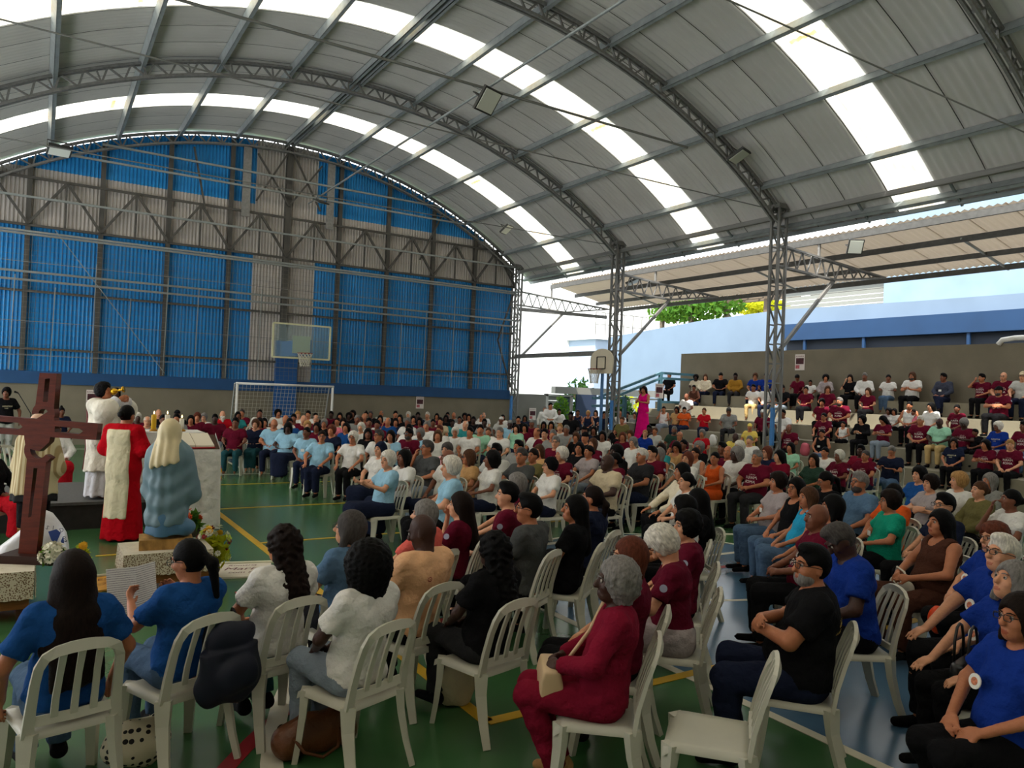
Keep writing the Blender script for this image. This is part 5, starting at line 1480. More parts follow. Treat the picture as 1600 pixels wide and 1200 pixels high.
for b, r, lab in ((b1,.16,'wide brass dish holding the yellow candle'), (b2,.09,'brass candle stand under the white candle'), (b3,.07,'brass candle stand hidden behind the statue veil')):
    h = b.z-zt; t = tag(empty('candle_holder', (b.x,b.y,zt)), lab, 'candle holder')
    MB().lathe([(.06,0),(.055,.02),(.016,.05),(.02,h*.5),(.014,h*.75),(.03,h-.02),(.03,h-.012)], 16).build('stem', brass, t, True); MB().lathe([(.02,h-.014),(r,h-.004),(r,h),(r*.9,h)], 24).build('dish', gold if r > .1 else brass, t, True)
# ---- lectern with white cloth and an open red missal
lp = on_z(300, 829, 0); lec = tag(empty('lectern', (lp.x-.02,lp.y+.15,0)), 'book stand covered with long white cloth in front of the platform', 'lectern')
dx = .33
MB().add([(-dx,-.2,1.06),(dx,-.2,1.06),(dx,.22,1.26),(-dx,.22,1.26),(-dx,-.2,1.10),(dx,-.2,1.10),(dx,.22,1.30),(-dx,.22,1.30)], [(0,3,2,1),(4,5,6,7),(0,1,5,4),(1,2,6,5),(2,3,7,6),(3,0,4,7)]).build('desk', mat('wood_dark', rgb(70,44,28), .6), lec)
mb = MB(); N = 22; V = []; Fc = []
for i in range(N+1):
    u = i/N; x = -.08+.42*u; zt2 = 1.11+.0
    for j in range(7):
        v = j/6; V.append((x+.03*math.sin(u*9)*v+.02*v, -.215-.03*math.sin(u*12+1)*v, 1.115*(1-v)+.01))
for i in range(N):
    for j in range(6): a = i*7+j; Fc.append((a,a+1,a+8,a+7))
dr = obj('front_drape', mesh('front_drape', V, Fc, [clothw], True), lec)
V2 = [(dx+.01,-.2+.42*i/12+.0, (1.11+.2*i/12)*(1-j/5)+.02) for i in range(13) for j in range(6)]
V2 = [(x+.025*math.sin(i*.9)*(j/5), y, z) for (x,y,z), (i,j) in zip(V2, [(i,j) for i in range(13) for j in range(6)])]
obj('side_drape', mesh('side_drape', V2, [(i*6+j,i*6+j+1,i*6+j+7,i*6+j+6) for i in range(12) for j in range(5)], [clothw], True), lec)
for x in (-.28, .28): place_bar(unit_bar(.04, mat('wood_dark', rgb(70,44,28))), 'leg', (x,0,0), (x,0,1.16), lec)
bk = tag(empty('missal', (lec.location.x-.0,lec.location.y,1.12), .12), 'open missal with red edge lying on the white cloth stand', 'book')
def slope_box(name, x0, x1, y0, y1, z0, z1, m):
    f = lambda y: (y+.2)*.476
    MB().add([(x0,y0,f(y0)+z0),(x1,y0,f(y0)+z0),(x1,y1,f(y1)+z0),(x0,y1,f(y1)+z0),(x0,y0,f(y0)+z1),(x1,y0,f(y0)+z1),(x1,y1,f(y1)+z1),(x0,y1,f(y1)+z1)], [(0,3,2,1),(4,5,6,7),(0,1,5,4),(1,2,6,5),(2,3,7,6),(3,0,4,7)]).build(name, m, bk)
slope_box('cover', -.26, .26, -.17, .17, 0, .012, mat('book_red', rgb(168,40,44), .5)); slope_box('page_block', -.25, -.005, -.16, .16, .012, .04, mat('page_cream', rgb(224,216,196), .8)); slope_box('page_block', .005, .25, -.16, .16, .012, .035, mat('page_cream', rgb(224,216,196), .8))
# ---- acolyte in red with a cream scapular
ap = on_z(190, 843, 0)
B, key = get_body(pose='fold', w=1.08, fem=False, lean=0., hy=-.05, hp=.12, sit=None, lod=0)
r = empty('person', ap, FACE_AWAY-.1); r.scale = (.985,)*3; tag(r, 'acolyte in red cassock with cream panel down the back, standing before the altar', 'person')
setmat(obj('body', garment('body', B, key), r), skin_m(2), lip_m(2))
red_m = cloth('cassock_red', rgb(176, 12, 26)); cream_m = cloth('cream_linen', rgb(214, 204, 172))
garm('cassock', robe_prims(B, .022, .03, .18, .26), .019, red_m, r, fold_disp(.008, 9))
P = robe_prims(B, .040, .30, .195, .255, False)+[Pl((1,0,0), (.155,0,0)), Pl((-1,0,0), (-.155,0,0)), Pl((0,0,-1), (0,0,.30)), Pl((0,0,1), (0,0,1.44))]
garm('scapular', P, .017, cream_m, r, fold_disp(.006, 9))
x = setmat(obj('hair', hair_mesh('u', 0), r), hair_m('K')); x.matrix_local = Matrix.Translation(Vector(B.head)) @ Matrix(B.R.tolist()).to_4x4()
hb = MB().tube([(.06*math.cos(t), -.125+.0*t, .02+.045*math.sin(t)) for t in [PI*.1+i*.2 for i in range(9)]], .006, 6).build('hair_band', mat('band_silver', rgb(200,196,190), .4), r); hb.matrix_local = x.matrix_local
# ---- priest drinking from a chalice
pp = on_z(160, 779, .37)
B, key = get_body(pose='drink', w=1.1, fem=False, lean=-.06, hy=0., hp=-.22, sit=None, lod=0)
r = empty('person', (pp.x,pp.y+.1,.37), FACE_R); r.scale = (.925,)*3; tag(r, 'priest in white chasuble drinking from a golden chalice at the altar', 'person')
setmat(obj('body', garment('body', B, key), r), skin_m(2), lip_m(2))
whitec = cloth('chasuble_white', rgb(224, 218, 202))
garm('alb', robe_prims(B, .015, .04, .17, .27), .02, cloth('alb_white', rgb(206,206,210)), r, fold_disp(.012, 11))
P = B.torso(.035, .07)
for sd in (1, -1): P += [Cap(B.sh[sd], B.el[sd], .09, .15, .06), Cap(B.el[sd], B.el[sd]+(B.wr[sd]-B.el[sd])*.62, .12, .10, .05, flat=True), Cap(B.el[sd]+np.array((0,0,-.02)), (sd*.22,.02,.9), .11, .10, .12)]
P += [Cap(B.waist, (0,-.01,.42), .21, .29, .1, flat=True, fl=((0,1,0),1.15)), Ell(B.U((0,.012,.575)), (.075,.08,.062), None, .012, 's')]
garm('chasuble', P, .02, whitec, r, fold_disp(.010, 10))
band = mat('embroidery_maroon', rgb(92,30,30), .8, 0, .5, 40)
P2 = B.torso(.045, .07)+[Cap(B.waist, (0,-.01,.42), .222, .302, .1, flat=True, fl=((0,1,0),1.15)), Pl((-.62,.78,0), (0,0,0)), Pl((.78,.62,0), (.0429,.0341,0)), Pl((-.78,-.62,0), (-.0429,-.0341,0)), Pl((0,0,-1), (0,0,.44)), Ell(B.U((0,.012,.575)), (.075,.08,.062), None, .012, 's')]
garm('orphrey_band', P2, .017, band, r, fold_disp(.010, 10))
x = setmat(obj('hair', hair_mesh('g', 0), r), hair_m('K')); x.matrix_local = Matrix.Translation(Vector(B.head)) @ Matrix(B.R.tolist()).to_4x4()
for sd in (-1, 1): e = obj('eye', misc('eye'), r); e.matrix_local = x.matrix_local @ Matrix.Translation((sd*.032,.0805,.008))
M4 = r.matrix_basis; bpy.context.view_layer.update()
mth = r.matrix_world @ (x.matrix_local @ Vector((0,.17,-.03)))
chal = tag(empty('chalice', mth), 'golden chalice lifted to the mouth of the priest', 'chalice'); chal.rotation_euler = (0, 0, FACE_R); 
g = MB().lathe([(.045,-.12),(.04,-.105),(.012,-.085),(.018,-.06),(.012,-.035),(.03,-.02),(.046,.01),(.05,.05),(.046,.05),(.04,.012),(.001,-.01)], 20).build('cup', gold, chal, True); g.rotation_euler = (math.radians(105), 0, 0)
# ---- statue of a woman in blue mantle, seen from behind
st_tab = on_z(193, 868, .40)
lace = bpy.data.materials.new('lace_cream'); lace.use_nodes = True; nt = lace.node_tree; bs = nt.nodes['Principled BSDF']; bs.inputs['Roughness'].default_value = .9
tc = nt.nodes.new('ShaderNodeTexCoord'); vo = nt.nodes.new('ShaderNodeTexVoronoi'); vo.inputs['Scale'].default_value = 75; rp = nt.nodes.new('ShaderNodeValToRGB')
rp.color_ramp.elements[0].position = .36; rp.color_ramp.elements[0].color = (*rgb(112,84,56), 1); rp.color_ramp.elements[1].position = .5; rp.color_ramp.elements[1].color = (*rgb(206,196,172), 1)
nt.links.new(tc.outputs['Object'], vo.inputs['Vector']); nt.links.new(vo.outputs['Distance'], rp.inputs[0]); nt.links.new(rp.outputs[0], bs.inputs['Base Color'])
wood_t = mat('wood_table', rgb(132, 84, 36), .6, 0, .25, 5, stretch=(1,1,8)); lace_top = cloth('lace_plain', rgb(206,198,178))
def lace_table(x0, x1, y0, y1, h, drop, lab):
    t = tag(empty('low_table', ((x0+x1)/2,(y0+y1)/2,0)), lab, 'table'); a, b = (x1-x0)/2, (y1-y0)/2
    MB().box((-a+.03,-b+.03,.1), (a-.03,b-.03,h-.01)).build('table_body', wood_t, t)
    for sx in (-1, 1):
        for sy in (-1, 1): MB().box((sx*(a-.08)-.04,sy*(b-.08)-.04,0), (sx*(a-.08)+.04,sy*(b-.08)+.04,.1)).build('foot', mat('wood_dark', rgb(70,44,28)), t)
    MB().box((-a,-b,h-.01), (a,b,h)).build('cloth_top', lace_top, t)
    for nm, P4 in (('front', [(-a,-b),(a,-b)]), ('side', [(a,-b),(a,b)]), ('side', [(-a,b),(-a,-b)])):
        (xa, ya), (xb, yb) = P4; n = 40; V = []; Fc = []
        for i in range(n+1):
            u = i/n; x, y = xa+(xb-xa)*u, ya+(yb-ya)*u; sc_ = .012*abs(math.sin(u*PI*12)); w = .008*math.sin(u*30); nx, ny = (yb-ya), -(xb-xa); L = math.hypot(nx, ny)
            V += [(x,y,h), (x+nx/L*(.012+w),y+ny/L*(.012+w),h-drop+sc_)]
        for i in range(n): Fc.append((2*i,2*i+1,2*i+3,2*i+2))
        obj('lace_drop', mesh('lace_drop', V, Fc, [lace]), t)
    return t
lace_table(st_tab.x, st_tab.x+.8, st_tab.y, st_tab.y+.62, .40, .22, 'low table with lace cloth under the blue-mantled statue')
stx, sty = st_tab.x+.40, st_tab.y+.30
wb_ = tag(MB().box((-.24,-.18,0), (.24,.18,.10)).build('wooden_block', mat('wood_rough', rgb(168,128,70), .8, 0, .4, 7, stretch=(2,1,1)), loc=(stx,sty,.40), rot=(0,0,-.1)), 'rough wooden block under the blue-mantled statue', 'block')
stt = tag(empty('statue', (stx,sty,.50), FACE_AWAY+.1), 'statue in blue-grey mantle and cream veil standing with its back turned', 'statue')
def sdisp(X, Y, Z): return .013*np.sin(34*(Z-2.2*(X+.05)**2)+4*X)*np.clip((.85-Z)*3, 0, 1)*np.clip(.5-Y*3, 0, 1)+.007*np.sin(9*np.arctan2(X, Y+.02))
V, Q = surf([Cap((0,0,.86), (0,-.01,.78), .11, .15, .06, fl=((0,1,0),1.2)), Cap((0,0,.82), (0,-.02,.12), .165, .205, .1, flat=True, fl=((0,1,0),1.2)), Cap((-.15,.02,.82), (-.20,.06,.45), .07, .08, .08), Cap((.15,.02,.82), (.21,.07,.42), .07, .09, .08), Pl((-.12,0,-1), (0,0,.10))], .016, disp=sdisp)
obj('mantle', mesh('mantle', V, Q, [mat('paint_mantle', rgb(104,130,140), .45, 0, .08, 6, spec=.3)], True), stt)
V, Q = surf([Ell((0,-.01,1.06), (.10,.115,.125)), Cap((0,-.02,1.02), (0,-.09,.72), .105, .165, .05, fl=((0,1,0),1.5)), Pl((0,1,0), (0,.06,0)), Pl((.25,0,-1), (0,0,.72))], .014, disp=lambda X, Y, Z: .010*np.sin(85*X+3*Z)*np.clip((1.15-Z)*3, 0, 1))
obj('veil', mesh('veil', V, Q, [mat('paint_veil', rgb(214,198,156), .45, 0, .10, 6, spec=.4)], True), stt)
V, Q = surf([Ell((0,.045,1.05), (.07,.085,.10)), Cap((0,.02,.9), (0,.03,1.0), .05, .045, .03), Cap((-.1,.12,.72), (.0,.18,.80), .04, .03, .02), Cap((.1,.12,.72), (.0,.18,.80), .04, .03, .02)], .014)
obj('face_and_hands', mesh('face_and_hands', V, Q, [mat('paint_skin', rgb(214,176,150), .5)], True), stt)
V, Q = surf([Cap((0,0,.14), (0,0,.03), .19, .21, .05, flat=True), Ell((.16,.02,.09), (.12,.13,.08)), Pl((0,0,-1), (0,0,.0))], .016, disp=lambda X, Y, Z: .008*np.sin(24*X+10*Y))
obj('base_cloud', mesh('base_cloud', V, Q, [mat('paint_base', rgb(70,110,140), .45)], True), stt)
# ---- wooden cross on a lace table, statue in cream cape behind it
c0 = on_z(54, 892, .42)
lace_table(c0.x-1.15, c0.x, c0.y, c0.y+.75, .42, .24, 'low table with lace cloth and wooden front under the cross')
cb = on_z(46, 876, .42); zcx = cb.x*CF.x+cb.y*CF.y; ppm = FPX/zcx
cross = tag(empty('wooden_cross', (cb.x,cb.y,.42), math.atan2(CR.y, CR.x)), 'tall dark wooden cross with slots and curved hooks on a stepped base', 'cross')
cw_m = mat('wood_mahogany', rgb(92, 34, 16), .42, 0, .25, 7, .1, 40, .22, (1,1,6))
def cp(pts): return [((x-46)/ppm, (876-y)/ppm) for x, y in pts]
def arcp(cx, cy, ro, ri, a0, a1, n=16):
    o = [(cx+ro*math.cos(math.radians(a0+(a1-a0)*i/n)), cy-ro*math.sin(math.radians(a0+(a1-a0)*i/n))) for i in range(n+1)]
    return o+[(cx+ri*math.cos(math.radians(a1+(a0-a1)*i/n)), cy-ri*math.sin(math.radians(a1+(a0-a1)*i/n))) for i in range(n+1)]
TH_ = .075
obj('upper_beam', curve_shape(cp([(52.5,583),(79,583),(77,640),(48,634)]), [cp([(61.5,592),(69,591),(67,628),(59.5,628)])], TH_, 'upper_beam', cw_m), cross)
obj('upper_hook', curve_shape(cp(arcp(61,646,18,7.5,185,-60)), [], TH_*.98, 'upper_hook', cw_m), cross)
obj('crossbar', curve_shape(cp([(-46,651),(147,659),(145,684),(-47,679)]), [cp([(80,665),(118,667),(124,671),(118,676),(80,674)]), cp([(-30,660),(24,662),(30,668),(24,672),(-30,670)])], TH_*1.02, 'crossbar', cw_m), cross)
obj('heart_piece', curve_shape(cp([(30,668),(50,655),(72,640),(79,655),(72,690),(57,705),(36,700)]), [], TH_*.96, 'heart_piece', cw_m), cross)
obj('lower_hook', curve_shape(cp(arcp(56,703,22.5,13,110,330)), [], TH_*.94, 'lower_hook', cw_m), cross)
obj('lower_post', curve_shape(cp([(39,716),(69,718),(60,870),(32,870)]), [cp([(50,731),(56,731),(50,806),(45,808)])], TH_, 'lower_post', cw_m), cross)
MB().box((-.2,-.15,0), (.2,.15,.07)).build('base', mat('wood_mahogany_dark', rgb(48,22,14), .4), cross)
s2 = on_z(28, 838, .44)
blk2 = tag(MB().box((-.13,-.11,0), (.13,.11,.09)).build('wooden_block', mat('wood_rough', rgb(168,128,70)), loc=(s2.x+.12,s2.y+.12,.42)), 'small wooden block under the statue behind the cross', 'block')
st2 = tag(empty('statue', (s2.x+.12,s2.y+.12,.51), FACE_AWAY), 'statue in striped cream cape with black hem, behind the cross', 'statue')
stripe = bpy.data.materials.new('cape_striped'); stripe.use_nodes = True; nt = stripe.node_tree; bs = nt.nodes['Principled BSDF']; bs.inputs['Roughness'].default_value = .85
tc = nt.nodes.new('ShaderNodeTexCoord'); wv = nt.nodes.new('ShaderNodeTexWave'); wv.inputs['Scale'].default_value = 7; wv.inputs['Distortion'].default_value = .6; rp = nt.nodes.new('ShaderNodeValToRGB')
rp.color_ramp.elements[0].color = (*rgb(166,142,98), 1); rp.color_ramp.elements[1].color = (*rgb(210,196,156), 1); rp.color_ramp.elements[0].position = .3; rp.color_ramp.elements[1].position = .55
nt.links.new(tc.outputs['Object'], wv.inputs['Vector']); nt.links.new(wv.outputs['Fac'], rp.inputs[0]); nt.links.new(rp.outputs[0], bs.inputs['Base Color'])
for nm, P, m in (('cape', [Cap((0,0,.86), (0,0,.34), .16, .215, .08, flat=True, fl=((0,1,0),1.15)), Cap((-.12,.02,.86), (-.2,.04,.6), .09, .08, .08), Cap((.12,.02,.86), (.2,.04,.6), .09, .08, .08)], stripe),
                 ('black_hem', [Cap((0,0,.345), (0,0,.27), .207, .215, .02, flat=True, fl=((0,1,0),1.15)), Pl((0,0,1), (0,0,.36))], mat('lace_black', rgb(26,26,28), .9, 0, .6, 50)),
                 ('cassock', [Cap((0,0,.3), (0,0,.0), .15, .14, .04, flat=True), Pl((0,0,-1), (0,0,0))], cl('black')),
                 ('head', [Ell((0,.01,1.06), (.075,.09,.105)), Cap((0,0,.92), (0,.01,1.0), .05, .045, .03)], mat('paint_skin', rgb(214,176,150)))):
    V, Q = surf(P, .017, disp=(lambda X, Y, Z: .008*np.sin(8*np.arctan2(X, Y+.01)+3*Z)) if nm in ('cape','black_hem') else None); obj(nm, mesh(nm, V, Q, [m], True), st2)
# white banner draped behind the cross, with blue house emblem and lettering
wbn = tag(empty('draped_banner', on_z(96, 868, .30), math.atan2(CR.y, CR.x)), 'white satin banner with blue emblem draped beside the cross', 'banner')
satin = mat('satin_white', rgb(214,214,216), .35, 0, .05, 4, .3, 9, .5); V = []; Fc = []; zq = wbn.location.x*CF.x+wbn.location.y*CF.y; pq = FPX/zq
def wp(x, y): return ((x-96)/pq, (868-y)/pq)
outl = [(66,797),(82,801),(98,815),(112,828),(120,845),(124,860),(122,874)]; left = [(60,797),(48,815),(36,828),(22,842),(12,852),(8,866),(6,874)]
for i in range(7):
    for j in range(13):
        u = j/12; x = left[i][0]+(outl[i][0]-left[i][0])*u; y = left[i][1]+(outl[i][1]-left[i][1])*u; a, z = wp(x, y); V.append((a, -.10+.035*math.sin(u*14+i*.7)-.02*i+.12*abs(u-.5), z))
for i in range(6):
    for j in range(12): a = i*13+j; Fc.append((a,a+13,a+14,a+1))
so = obj('cloth', mesh('cloth', V, Fc, [satin], True), wbn); sm_ = so.modifiers.new('t', 'SOLIDIFY'); sm_.thickness = .008
def flatpoly(nm, pts, m, y): v = [wp(p[0]+19, p[1]-7) for p in pts]; return MB().add([(a,y,z) for a,z in v]+[(a,y+.004,z) for a,z in v], [tuple(range(len(v)))]+[(i,(i+1) % len(v),len(v)+(i+1) % len(v),len(v)+i) for i in range(len(v))]).build(nm, m, wbn)
eb = mat('emblem_blue', rgb(24,52,112), .6)
flatpoly('emblem_house', [(74,832),(86,828),(93,833),(86,852),(80,846)], eb, -.2); flatpoly('emblem_side', [(97,838),(99,849),(91,853)], eb, -.2)
for sx, ch, rt in ((73,'S',.5),(82,'I',.1),(95,'D',-.4),(99,'o',-.8),(101,'u',-1.1),(101,'r',-1.4)):
    tm = text_mesh(ch, .055, 'lettering'); tm.materials.append(mat('letter_navy', rgb(36,40,60), .7)); a, z = wp(sx+19, (826 if sx in (73,82) else 829+(sx-95)*2.6)-7); q = obj('lettering', tm, wbn, (a,-.205,z)); q.rotation_euler = (PI/2, -rt*-1, 0)
# ---- flowers
bl_me = {}
def bloom_mesh(kind, c):
    k = (kind, c)
    if k in bl_me: return bl_me[k]
    V = []; Fc = []; n = 8
    for ringi, (r, zz, tilt) in enumerate(((.035,.0,.1),(.024,.01,.5))):
        for i in range(n):
            a = 2*PI*i/n+ringi*.4; b = .35; base = len(V); d = np.array((math.cos(a), math.sin(a), 0)); s_ = np.array((-math.sin(a), math.cos(a), 0))
            V += [tuple(d*.004+np.array((0,0,zz))), tuple(d*r*.6+s_*r*b+np.array((0,0,zz+r*tilt*.6))), tuple(d*r+np.array((0,0,zz+r*tilt))), tuple(d*r*.6-s_*r*b+np.array((0,0,zz+r*tilt*.6)))]; Fc.append((base,base+1,base+2,base+3))
    bl_me[k] = mesh('bloom', V, Fc, [mat('petal_'+c, rgb(*dict(white=(226,222,200), yellow=(226,176,40), orange=(222,92,28), pink=(206,96,134), purple=(150,80,130), red=(150,30,40), lime=(170,180,60))[c]), .7)]); return bl_me[k]
def bouquet(loc, r, cols, n, lab, seed, leafm=leaf_g):
    t = tag(empty('flower_arrangement', loc), lab, 'flowers'); rr = random.Random(seed); V, Fc = leaves(160, r[0]*.9, r[1]*.9, r[2]*.8, .06, seed); obj('foliage', mesh('foliage', V+np.array([0,0,r[2]]), Fc, [leafm]), t)['kind'] = 'stuff'
    MB().lathe([(.06,0),(.08,.06),(.07,.12)], 12).build('vase', mat('vase_dark', rgb(60,56,44), .6), t)
    for i in range(n):
        a = rr.uniform(0, 2*PI); e = rr.uniform(-.35, 1.2); d = Vector((math.cos(a)*math.cos(e), math.sin(a)*math.cos(e), math.sin(e)))
        o = obj('bloom', bloom_mesh('d', rr.choice(cols)), t, (d.x*r[0], d.y*r[1], r[2]+d.z*r[2])); o.rotation_mode = 'QUATERNION'; o.rotation_quaternion = d.to_track_quat('Z', 'Y'); s_ = rr.uniform(.9, 1.5); o.scale = (s_, s_, s_)
fp = on_z(328, 776, .37); bouquet((fp.x-.02,fp.y+.2,.37), (.19,.17,.30), ['yellow','orange','pink','purple','white','red'], 70, 'large mixed flower arrangement at the right edge of the platform', 3)
f2 = on_z(334, 905, .0); bouquet((f2.x,f2.y+.1,.02), (.17,.15,.26), ['yellow','red','white','lime'], 46, 'mixed flowers standing on the floor beside the statue table', 4, leaf_y)
f3 = on_z(82, 882, .42); bouquet((f3.x,f3.y,.42), (.085,.08,.085), ['white'], 40, 'white chrysanthemums at the foot of the cross', 5)
f4 = on_z(128, 862, .2); bouquet((f4.x,f4.y+.1,.2-.2), (.05,.05,.14), ['lime','yellow'], 10, 'small yellow green flowers right of the white banner', 6, leaf_y)
f5 = on_z(300, 838, .40); bouquet((f5.x,f5.y,.40), (.08,.08,.14), ['orange','red'], 10, 'orange lily spray beside the statue base', 7)
# ---- banners and papers on the floor
def floor_banner(x, y, w, d, rz, lab, m, txt, tm_):
    p = on_z(x, y, 0); t = tag(empty('floor_banner', (p.x,p.y,.0), rz), lab, 'banner'); MB().box((-w/2,-d/2,.002), (w/2,d/2,.02)).build('sheet', m, t); MB().tube([(-w/2-.03,d/2,.025),(w/2+.03,d/2,.025)], .018, 8).build('rod', mat('rod_cream', rgb(210,206,180), .6), t)
    for i, (s_, sz, yy) in enumerate(txt):
        q = text_mesh(s_, sz, 'lettering', .3); q.materials.append(tm_); obj('lettering', q, t, (0,yy,.022))
floor_banner(377, 893, .62, .62, -.25, 'white banner with maroon lettering lying on the floor', mat('banner_white', rgb(214,206,190), .8), [('Romaria', .09, .2), ('Maria', .17, .04), ('com fe', .10, -.12)], mat('letter_maroon', rgb(96,34,44), .7))
floor_banner(172, 912, .5, .55, .2, 'orange and cream printed banner lying on the floor by the leaflet', mat('banner_orange', rgb(206,150,60), .8, 0, .4, 6), [('FESTA', .11, .12), ('2024', .1, -.05)], mat('letter_brown', rgb(120,60,20), .7))
floor_banner(165, 940, .42, .3, .1, 'white and pink printed sheet lying on the floor', mat('banner_pinkwhite', rgb(214,190,196), .8, 0, .3, 7), [('MISSA', .08, 0)], mat('letter_maroon', rgb(96,34,44), .7))
# ---- singer with microphone stand, other standing people
sp = on_y(12, 614, 22.0); kw = dict(pose='side', w=1.08, fem=True, lean=0., hy=-.5, hp=0.)
standing((sp.x-.02,22.0,0), rz_to((.3,-1)), 'singer in black printed t-shirt standing at a microphone, far left', O('gK', 3, 't:black', 'p:lgray', 'n'), sc=max(.85, sp.z/1.62), **kw)
mic = tag(empty('microphone_stand', (sp.x+.5,21.75,0)), 'thin black microphone stand in front of the singer', 'stand'); blk = mat('metal_black', rgb(18,18,18), .4, .3)
MB().tube([(0,0,0),(0,0,1.1)], .012, 8).build('pole', blk, mic); MB().tube([(0,0,1.1),(-.28,.08,1.6)], .01, 8).build('boom', blk, mic); MB().tube([(-.28,.08,1.6),(-.36,.1,1.63)], [.016,.026], 8).build('microphone', blk, mic)
for k in range(3): MB().tube([(0,0,.1),(.25*math.cos(k*2.1),.25*math.sin(k*2.1),0)], .01, 6).build('foot', blk, mic)
dp = on_y(182, 614, 22.5); standing((dp.x,22.5,0), rz_to((0,-1)), 'person in maroon standing behind the priest near the wall', O('lK', 4, 't:maroon', 'p:black', 'q'), pose='stand', w=1., fem=True, lean=0., hy=0., hp=0., sc=max(.85, dp.z/1.62), lod=2)
for x, y, h, sk, lab in ((860,634,'sK',2,'tall man in white shirt standing by the dark doors'), (851,639,'sG',2,'grey-haired man in white standing behind the tall man by the doors'), (874,643,'sK',3,'younger man in white shirt standing right of the tall man by the doors')):
    Yp = {860:24.0, 851:24.7, 874:24.0}[x]; q = on_y(x, y, Yp); standing((q.x,Yp,0), rz_to((-.6,-1)), lab, O(h, sk, 'l:white', 'p:khaki'), 'standing men by the doors', pose='clasp' if x != 851 else 'stand', w=1., fem=False, lean=0., hy=.2 if x == 860 else 0., hp=0., sc=max(.85, min(1.05, q.z/1.62)))
q = on_x(1006, 609, 18.4); hz = TZ[1]
standing((18.4,q.y,hz), rz_to((-1,-.2)), 'woman in long hot pink sleeveless dress standing on the stands', O('lB', 2, 'n:hotpink', 'S:hotpink', shoes='tan'), pose='phone', w=1., fem=True, lean=0., hy=.2, hp=.1, sc=max(.9, (q.z-hz)/1.62))
q = on_x(1018, 611, 18.7); standing((18.62,q.y+.42,hz), rz_to((-.6,.5)), 'person in long black dress standing right behind the pink dress woman', O('lK', 2, 'l:black', 'S:black'), pose='stand', w=1.05, fem=True, lean=0., hy=0., hp=0., sc=max(.9, (q.z-hz)/1.62))
q = on_x(1048, 610, 19.6)
# ---- extra empty chairs and the seated servers on the left
def chair_at(x, y, rz, lab): p = on_z(x, y, 0); return chair((p.x,p.y,0), rz, lab, True, 'empty white plastic chairs')
chair_at(18, 775, rz_to((.6,-1)), 'empty white plastic chair at far left behind the cape statue')
chair_at(52, 757, rz_to((.4,-1)), 'empty white plastic chair just behind the cross')
chair_at(386, 712, rz_to((-.6,-.8)), 'empty white plastic chair beside the navy printed shirt near the goal')
chair_at(300, 712, rz_to((0,-1)), 'empty white plastic chair right of the altar candles')
chair_at(1105, 1275, math.radians(40), 'empty white plastic chair at the bottom edge before the bearded man')
chair_at(682, 800, rz_to((-.9,.3)), 'empty white plastic chair with navy bag beside the nun row')
p = on_z(88, 672, 1.1)
for x, y, hd, lab, top, bot in ((90, 668, (.2,-1), 'altar server in white surplice and red cassock seated behind the cross', 'u:white', 'S:red'), (-6, 700, (.8,-.6), 'altar server in red cut by the left edge', 'l:black', 'S:red'), (97, 642, (.2,-1), 'person with topknot in navy shirt seated by the far wall at left', 't:navy', 'p:black'), (60, 652, (.2,-1), 'person in dark shirt seated behind the cross ornament', 't:charcoal', 'p:black')):
    p = on_z(x, y, 1.15); p.y = min(p.y, 24.8); yw = rz_to(hd); B, key = get_body(pose='lap', w=1., fem=True, lean=-.08, hy=0., hp=.1, sit=.44, lod=1)
    r = empty('person', (p.x,p.y,.0), yw); r.scale = (.93,)*3; tag(r, lab, 'person'); assemble(r, B, key, O('tK' if 'topknot' in lab else 'sK', 3, top, bot)); chair((p.x,p.y,0), yw, 'white plastic chair of the '+lab.split(' seated')[0].split(' cut')[0], True)
# ---- bags
def bag(x, y, z, shape, m, lab, cat='bag', handles=(), rz=0., disp=None, base=.016):
    p = on_z(x, y, z); t = tag(empty('bag', p, rz), lab, cat); V, Q = surf(shape, base, disp=disp); obj('bag_body', mesh('bag_body', V, Q, [m], True), t)
    for h in handles: MB().tube(h, .009, 7).build('handle', mat('strap_'+m.name, tuple(c*.8 for c in m.node_tree.nodes['Principled BSDF'].inputs['Base Color'].default_value[:3]), .6), t, True)
    return t
dots = bpy.data.materials.new('polka_dots'); dots.use_nodes = True; nt = dots.node_tree; bs = nt.nodes['Principled BSDF']; bs.inputs['Roughness'].default_value = .85
tc = nt.nodes.new('ShaderNodeTexCoord'); vo = nt.nodes.new('ShaderNodeTexVoronoi'); vo.inputs['Scale'].default_value = 26; vo.inputs['Randomness'].default_value = .35; rp = nt.nodes.new('ShaderNodeValToRGB'); rp.color_ramp.interpolation = 'CONSTANT'
rp.color_ramp.elements[0].color = (*rgb(22,16,18), 1); rp.color_ramp.elements[1].position = .36; rp.color_ramp.elements[1].color = (*rgb(206,196,168), 1)
nt.links.new(tc.outputs['Object'], vo.inputs['Vector']); nt.links.new(vo.outputs['Distance'], rp.inputs[0]); nt.links.new(rp.outputs[0], bs.inputs['Base Color'])
crump = lambda X, Y, Z: .010*np.sin(30*X+14*Z)*np.sin(26*Y-9*Z)
bag(212, 1190, .0, [Ell((0,0,.10), (.17,.14,.12)), Cap((.05,.0,.15), (.13,.03,.24), .07, .02, .05), Pl((0,0,-1), (0,0,.0))], dots, 'cream polka dot cloth bag on the floor between two chairs', disp=crump)
leather = mat('leather_brown', rgb(96,54,24), .4, 0, .3, 8, .3, 30, .5)
